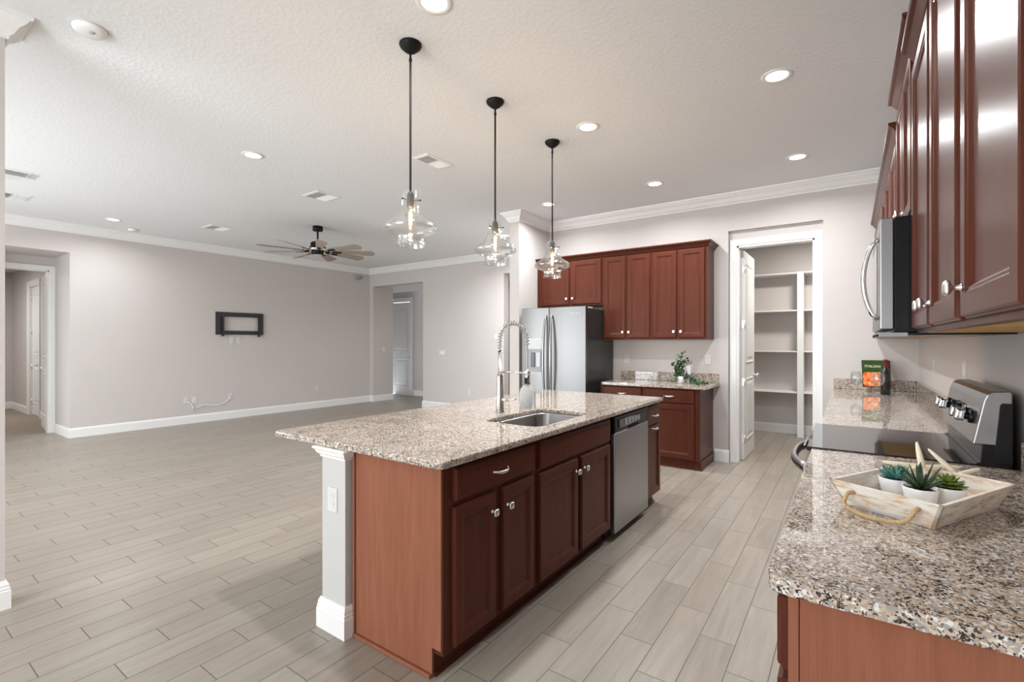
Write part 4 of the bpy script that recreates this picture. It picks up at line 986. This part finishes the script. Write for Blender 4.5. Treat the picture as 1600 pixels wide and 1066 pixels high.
# ------------------------------------------------------------------ ceiling vents and detectors
def vent(label, x, y, sx, sy, rot_slats, dark=True):
    t = thing('ceiling_vent', label, 'vent', (x, y, H))
    m = MB(); fw = 0.028
    m.loops([[(px, py, z) for px, py in p] for p, z in ((rrect(-sx/2, sx/2, -sy/2, sy/2, 0.003, 2), -0.0005), (rrect(-sx/2, sx/2, -sy/2, sy/2, 0.003, 2), -0.004), (rrect(-sx/2+fw, sx/2-fw, -sy/2+fw, sy/2-fw, 0.002, 2), -0.011), (rrect(-sx/2+fw, sx/2-fw, -sy/2+fw, sy/2-fw, 0.002, 2), -0.001))], False, False)
    m.build('frame', WPLAS, t)
    m = MB(); m.box(-sx/2+fw, sx/2-fw, -sy/2+fw, sy/2-fw, -0.0012, -0.0006); m.build('duct_opening', VENTD, t)
    s_ = MB(); iy = sy/2-fw; ix = sx/2-fw
    n_ = max(5, int((2*iy)/0.020))
    for half in (-1, 1):
        for i in range(n_//2):
            yc = half*(0.008+(iy-0.010)*(i+0.5)/(n_//2))
            if rot_slats: s_.box(-ix, ix, -0.0008, 0.0008, -0.006, 0.006, T(0, yc, -0.0085) @ R(half*0.75, 'X'))
            else: s_.box(-0.0008, 0.0008, -ix, ix, -0.006, 0.006, T(yc*ix/iy, 0, -0.0085) @ R(-half*0.75, 'Y'))
    s_.box(-ix, ix, -0.004, 0.004, -0.0125, -0.0015) if rot_slats else s_.box(-0.004, 0.004, -iy, iy, -0.0125, -0.0015)
    s_.build('louvers', WPLAS, t)
    return t
vent('louvered ceiling vent just right of the nearest pendant rod', -3.22, 3.30, 0.20, 0.36, True)
vent('square ceiling vent between the fan and the nearest pendant', -5.05, 3.33, 0.32, 0.32, True)
vent('small-looking ceiling vent left of the ceiling fan', -7.73, 3.36, 0.32, 0.32, True)
vent('large flat ceiling register at the far left picture edge', -6.98, 1.06, 0.45, 0.30, False)
vent('dark slotted ceiling vent at the left picture edge, below the larger register', -7.98, 1.24, 0.32, 0.32, True)
def smoke(label, x, y, r):
    t = thing('smoke_detector', label, 'smoke detector', (x, y, H))
    m = MB(); m.lathe([(0, -0.0005), (r, -0.0005), (r, -0.014), (r*0.93, -0.022), (r*0.8, -0.030), (r*0.3, -0.034), (0, -0.034)], 32); m.build('housing', WPLAS, t)
    m = MB(); m.lathe([(0.016, -0.0345), (0.014, -0.037), (0, -0.0375)], 14, T(r*0.35, 0, 0.0)); m.build('test_button', LGREY, t)
smoke('white smoke detector on the ceiling near the top left corner', -3.385, 0.825, 0.075)
smoke('white smoke detector far off near the left wall crown', -8.87, 2.665, 0.06)

# ------------------------------------------------------------------ wall plates, TV mount, camera
def plate(name, label, cat, loc, rz, w=0.075, h=0.118, kind='outlet', group=None):
    t = thing(name, label, cat, loc, rz, group)
    m = MB(); m.loops([[(x, y, z) for x, z in rrect(-w/2, w/2, -h/2, h/2, 0.006, 3)] for y in (-0.0003, -0.003)] + [[(x, -0.0055, z) for x, z in rrect(-w/2+0.005, w/2-0.005, -h/2+0.005, h/2-0.005, 0.005, 3)]]); m.build('cover_plate', PLATE, t)
    if kind == 'outlet':
        for dz in (-0.021, 0.021):
            m = MB(); m.prism(rrect(-0.0165, 0.0165, -0.015, 0.015, 0.008, 4), 0.0056, 0.0072, T(0, 0, dz) @ R(PI/2, 'X')); r_ = m.build('receptacle', PLATE, t)
            m = MB(); m.box(-0.0075, -0.0055, -0.0076, -0.0072, dz-0.003, dz+0.007); m.box(0.0055, 0.0075, -0.0076, -0.0072, dz-0.003, dz+0.006); m.build('slots', SLOT, r_)
    elif kind == 'switch':
        n_ = max(1, round(w/0.058))
        for i in range(n_):
            cx = (i-(n_-1)/2)*0.046; m = MB(); m.box(cx-0.0165, cx+0.0165, -0.0085, -0.0056, -0.033, 0.033); m.build('rocker', WPLAS, t, 0.001)
    elif kind == 'blank':
        m = MB(); m.lathe([(0.009, 0.0056), (0.009, 0.011), (0, 0.0115)], 12, R(PI/2, 'X')); m.build('jack', SLOT, t)
    return t
FL = PI/2   # faces +X (on the left wall)
plate('electrical_outlet', 'white outlet on the end post of the island half wall', 'outlet', (-2.035, 1.3995, 0.632), 0)
plate('electrical_outlet', 'white outlet on the back wall left of the ivy, near the refrigerator', 'outlet', (-2.385, YK-0.0003, 1.175), 0)
plate('electrical_outlet', 'white outlet on the back wall right of the ivy', 'outlet', (-1.375, YK-0.0003, 1.185), 0)
plate('electrical_outlet', 'white outlet on the right wall in the far corner, above the far counter', 'outlet', (XR-0.0003, 4.973, 1.20), -PI/2)
plate('light_switch', 'white switch on the right wall just past the range control panel', 'switch', (XR-0.0003, 3.748, 1.23), -PI/2, kind='switch')
plate('light_switch', 'wide white switch plate on the living room back wall, right of the hall opening', 'switch', (-6.93, YLB-0.0003, 1.172), 0, 0.165, 0.118, 'switch')
plate('electrical_outlet', 'low white outlet on the living room back wall', 'outlet', (-6.21, YLB-0.0003, 0.395), 0)
plate('light_switch', 'white switch on the living room back wall beside the faucet spring', 'switch', (-5.53, YLB-0.0003, 1.49), 0, 0.08, 0.118, 'switch')
plate('wall_plate', 'leftmost low white plate of the two above the loose cable on the left wall', 'wall plate', (XL+0.0003, 3.525, 0.397), FL, kind='blank')
plate('electrical_outlet', 'low outlet on the left wall, right one of the pair above the cable', 'outlet', (XL+0.0003, 3.655, 0.392), FL)
plate('wall_plate', 'white plate on the left wall at the right end of the cable', 'wall plate', (XL+0.0003, 4.24, 0.400), FL, kind='blank')
plate('electrical_outlet', 'low white outlet at right on the left wall, nearest the living room corner', 'outlet', (XL+0.0003, 5.975, 0.418), FL)
plate('electrical_outlet', 'white outlet just below the television mount, left one of two', 'outlet', (XL+0.0003, 4.27, 1.42), FL)
plate('wall_plate', 'white plate just below the television mount, right one of two', 'wall plate', (XL+0.0003, 4.39, 1.42), FL, kind='blank')
plate('light_switch', 'white switch on the hall jamb inside the living room opening', 'switch', (-9.126+0.0003, 7.66, 1.22), FL, kind='switch')
cb = MB(); cb.tube([(XL+0.008, 3.53, 0.39), (XL+0.014, 3.59, 0.34), (XL+0.010, 3.63, 0.27), (XL+0.02, 3.60, 0.225), (XL+0.012, 3.72, 0.27), (XL+0.02, 3.78, 0.30), (XL+0.010, 3.88, 0.275), (XL+0.012, 4.02, 0.265), (XL+0.012, 4.14, 0.30), (XL+0.010, 4.22, 0.37), (XL+0.008, 4.245, 0.40)], 0.006, 8)
tag(cb.build('coaxial_cable', WPLAS), 'loose white cable hanging between low plates on the left wall', 'cable')

tv = thing('television_mount', 'black empty television wall mount on the left wall', 'tv mount', (XL, 0, 0))
def tvb(name, y0, y1, z0, z1, x0=0.0005, x1=0.03):
    m = MB(); m.box(x0, x1, y0, y1, z0, z1); return m.build(name, BLACKMET, tv, 0.002)
tvb('wall_rail', 3.985, 4.825, 1.855, 1.935); tvb('wall_rail', 3.985, 4.825, 1.530, 1.600)
tvb('side_plate', 3.985, 4.095, 1.600, 1.855); tvb('side_plate', 4.735, 4.825, 1.600, 1.855)
tvb('bracket_arm', 4.075, 4.112, 1.50, 1.87, 0.031, 0.055); tvb('bracket_arm', 4.720, 4.755, 1.49, 1.87, 0.031, 0.055)
sc = thing('security_camera', 'small grey corner sensor below the crown in the living room corner', 'camera', (XL, 7.02, 2.865))
m = MB(); m.lathe([(0.025, 0), (0.025, 0.01), (0.012, 0.014), (0.012, 0.06)], 14, R(PI/2, 'Y'), True, True); m.build('mount', GREY, sc)
m = MB(); m.box(0.05, 0.12, -0.085, -0.005, -0.045, 0.025); m.box(0.03, 0.10, 0.0, 0.065, -0.015, 0.045); m.build('housing', GREY, sc, 0.01)
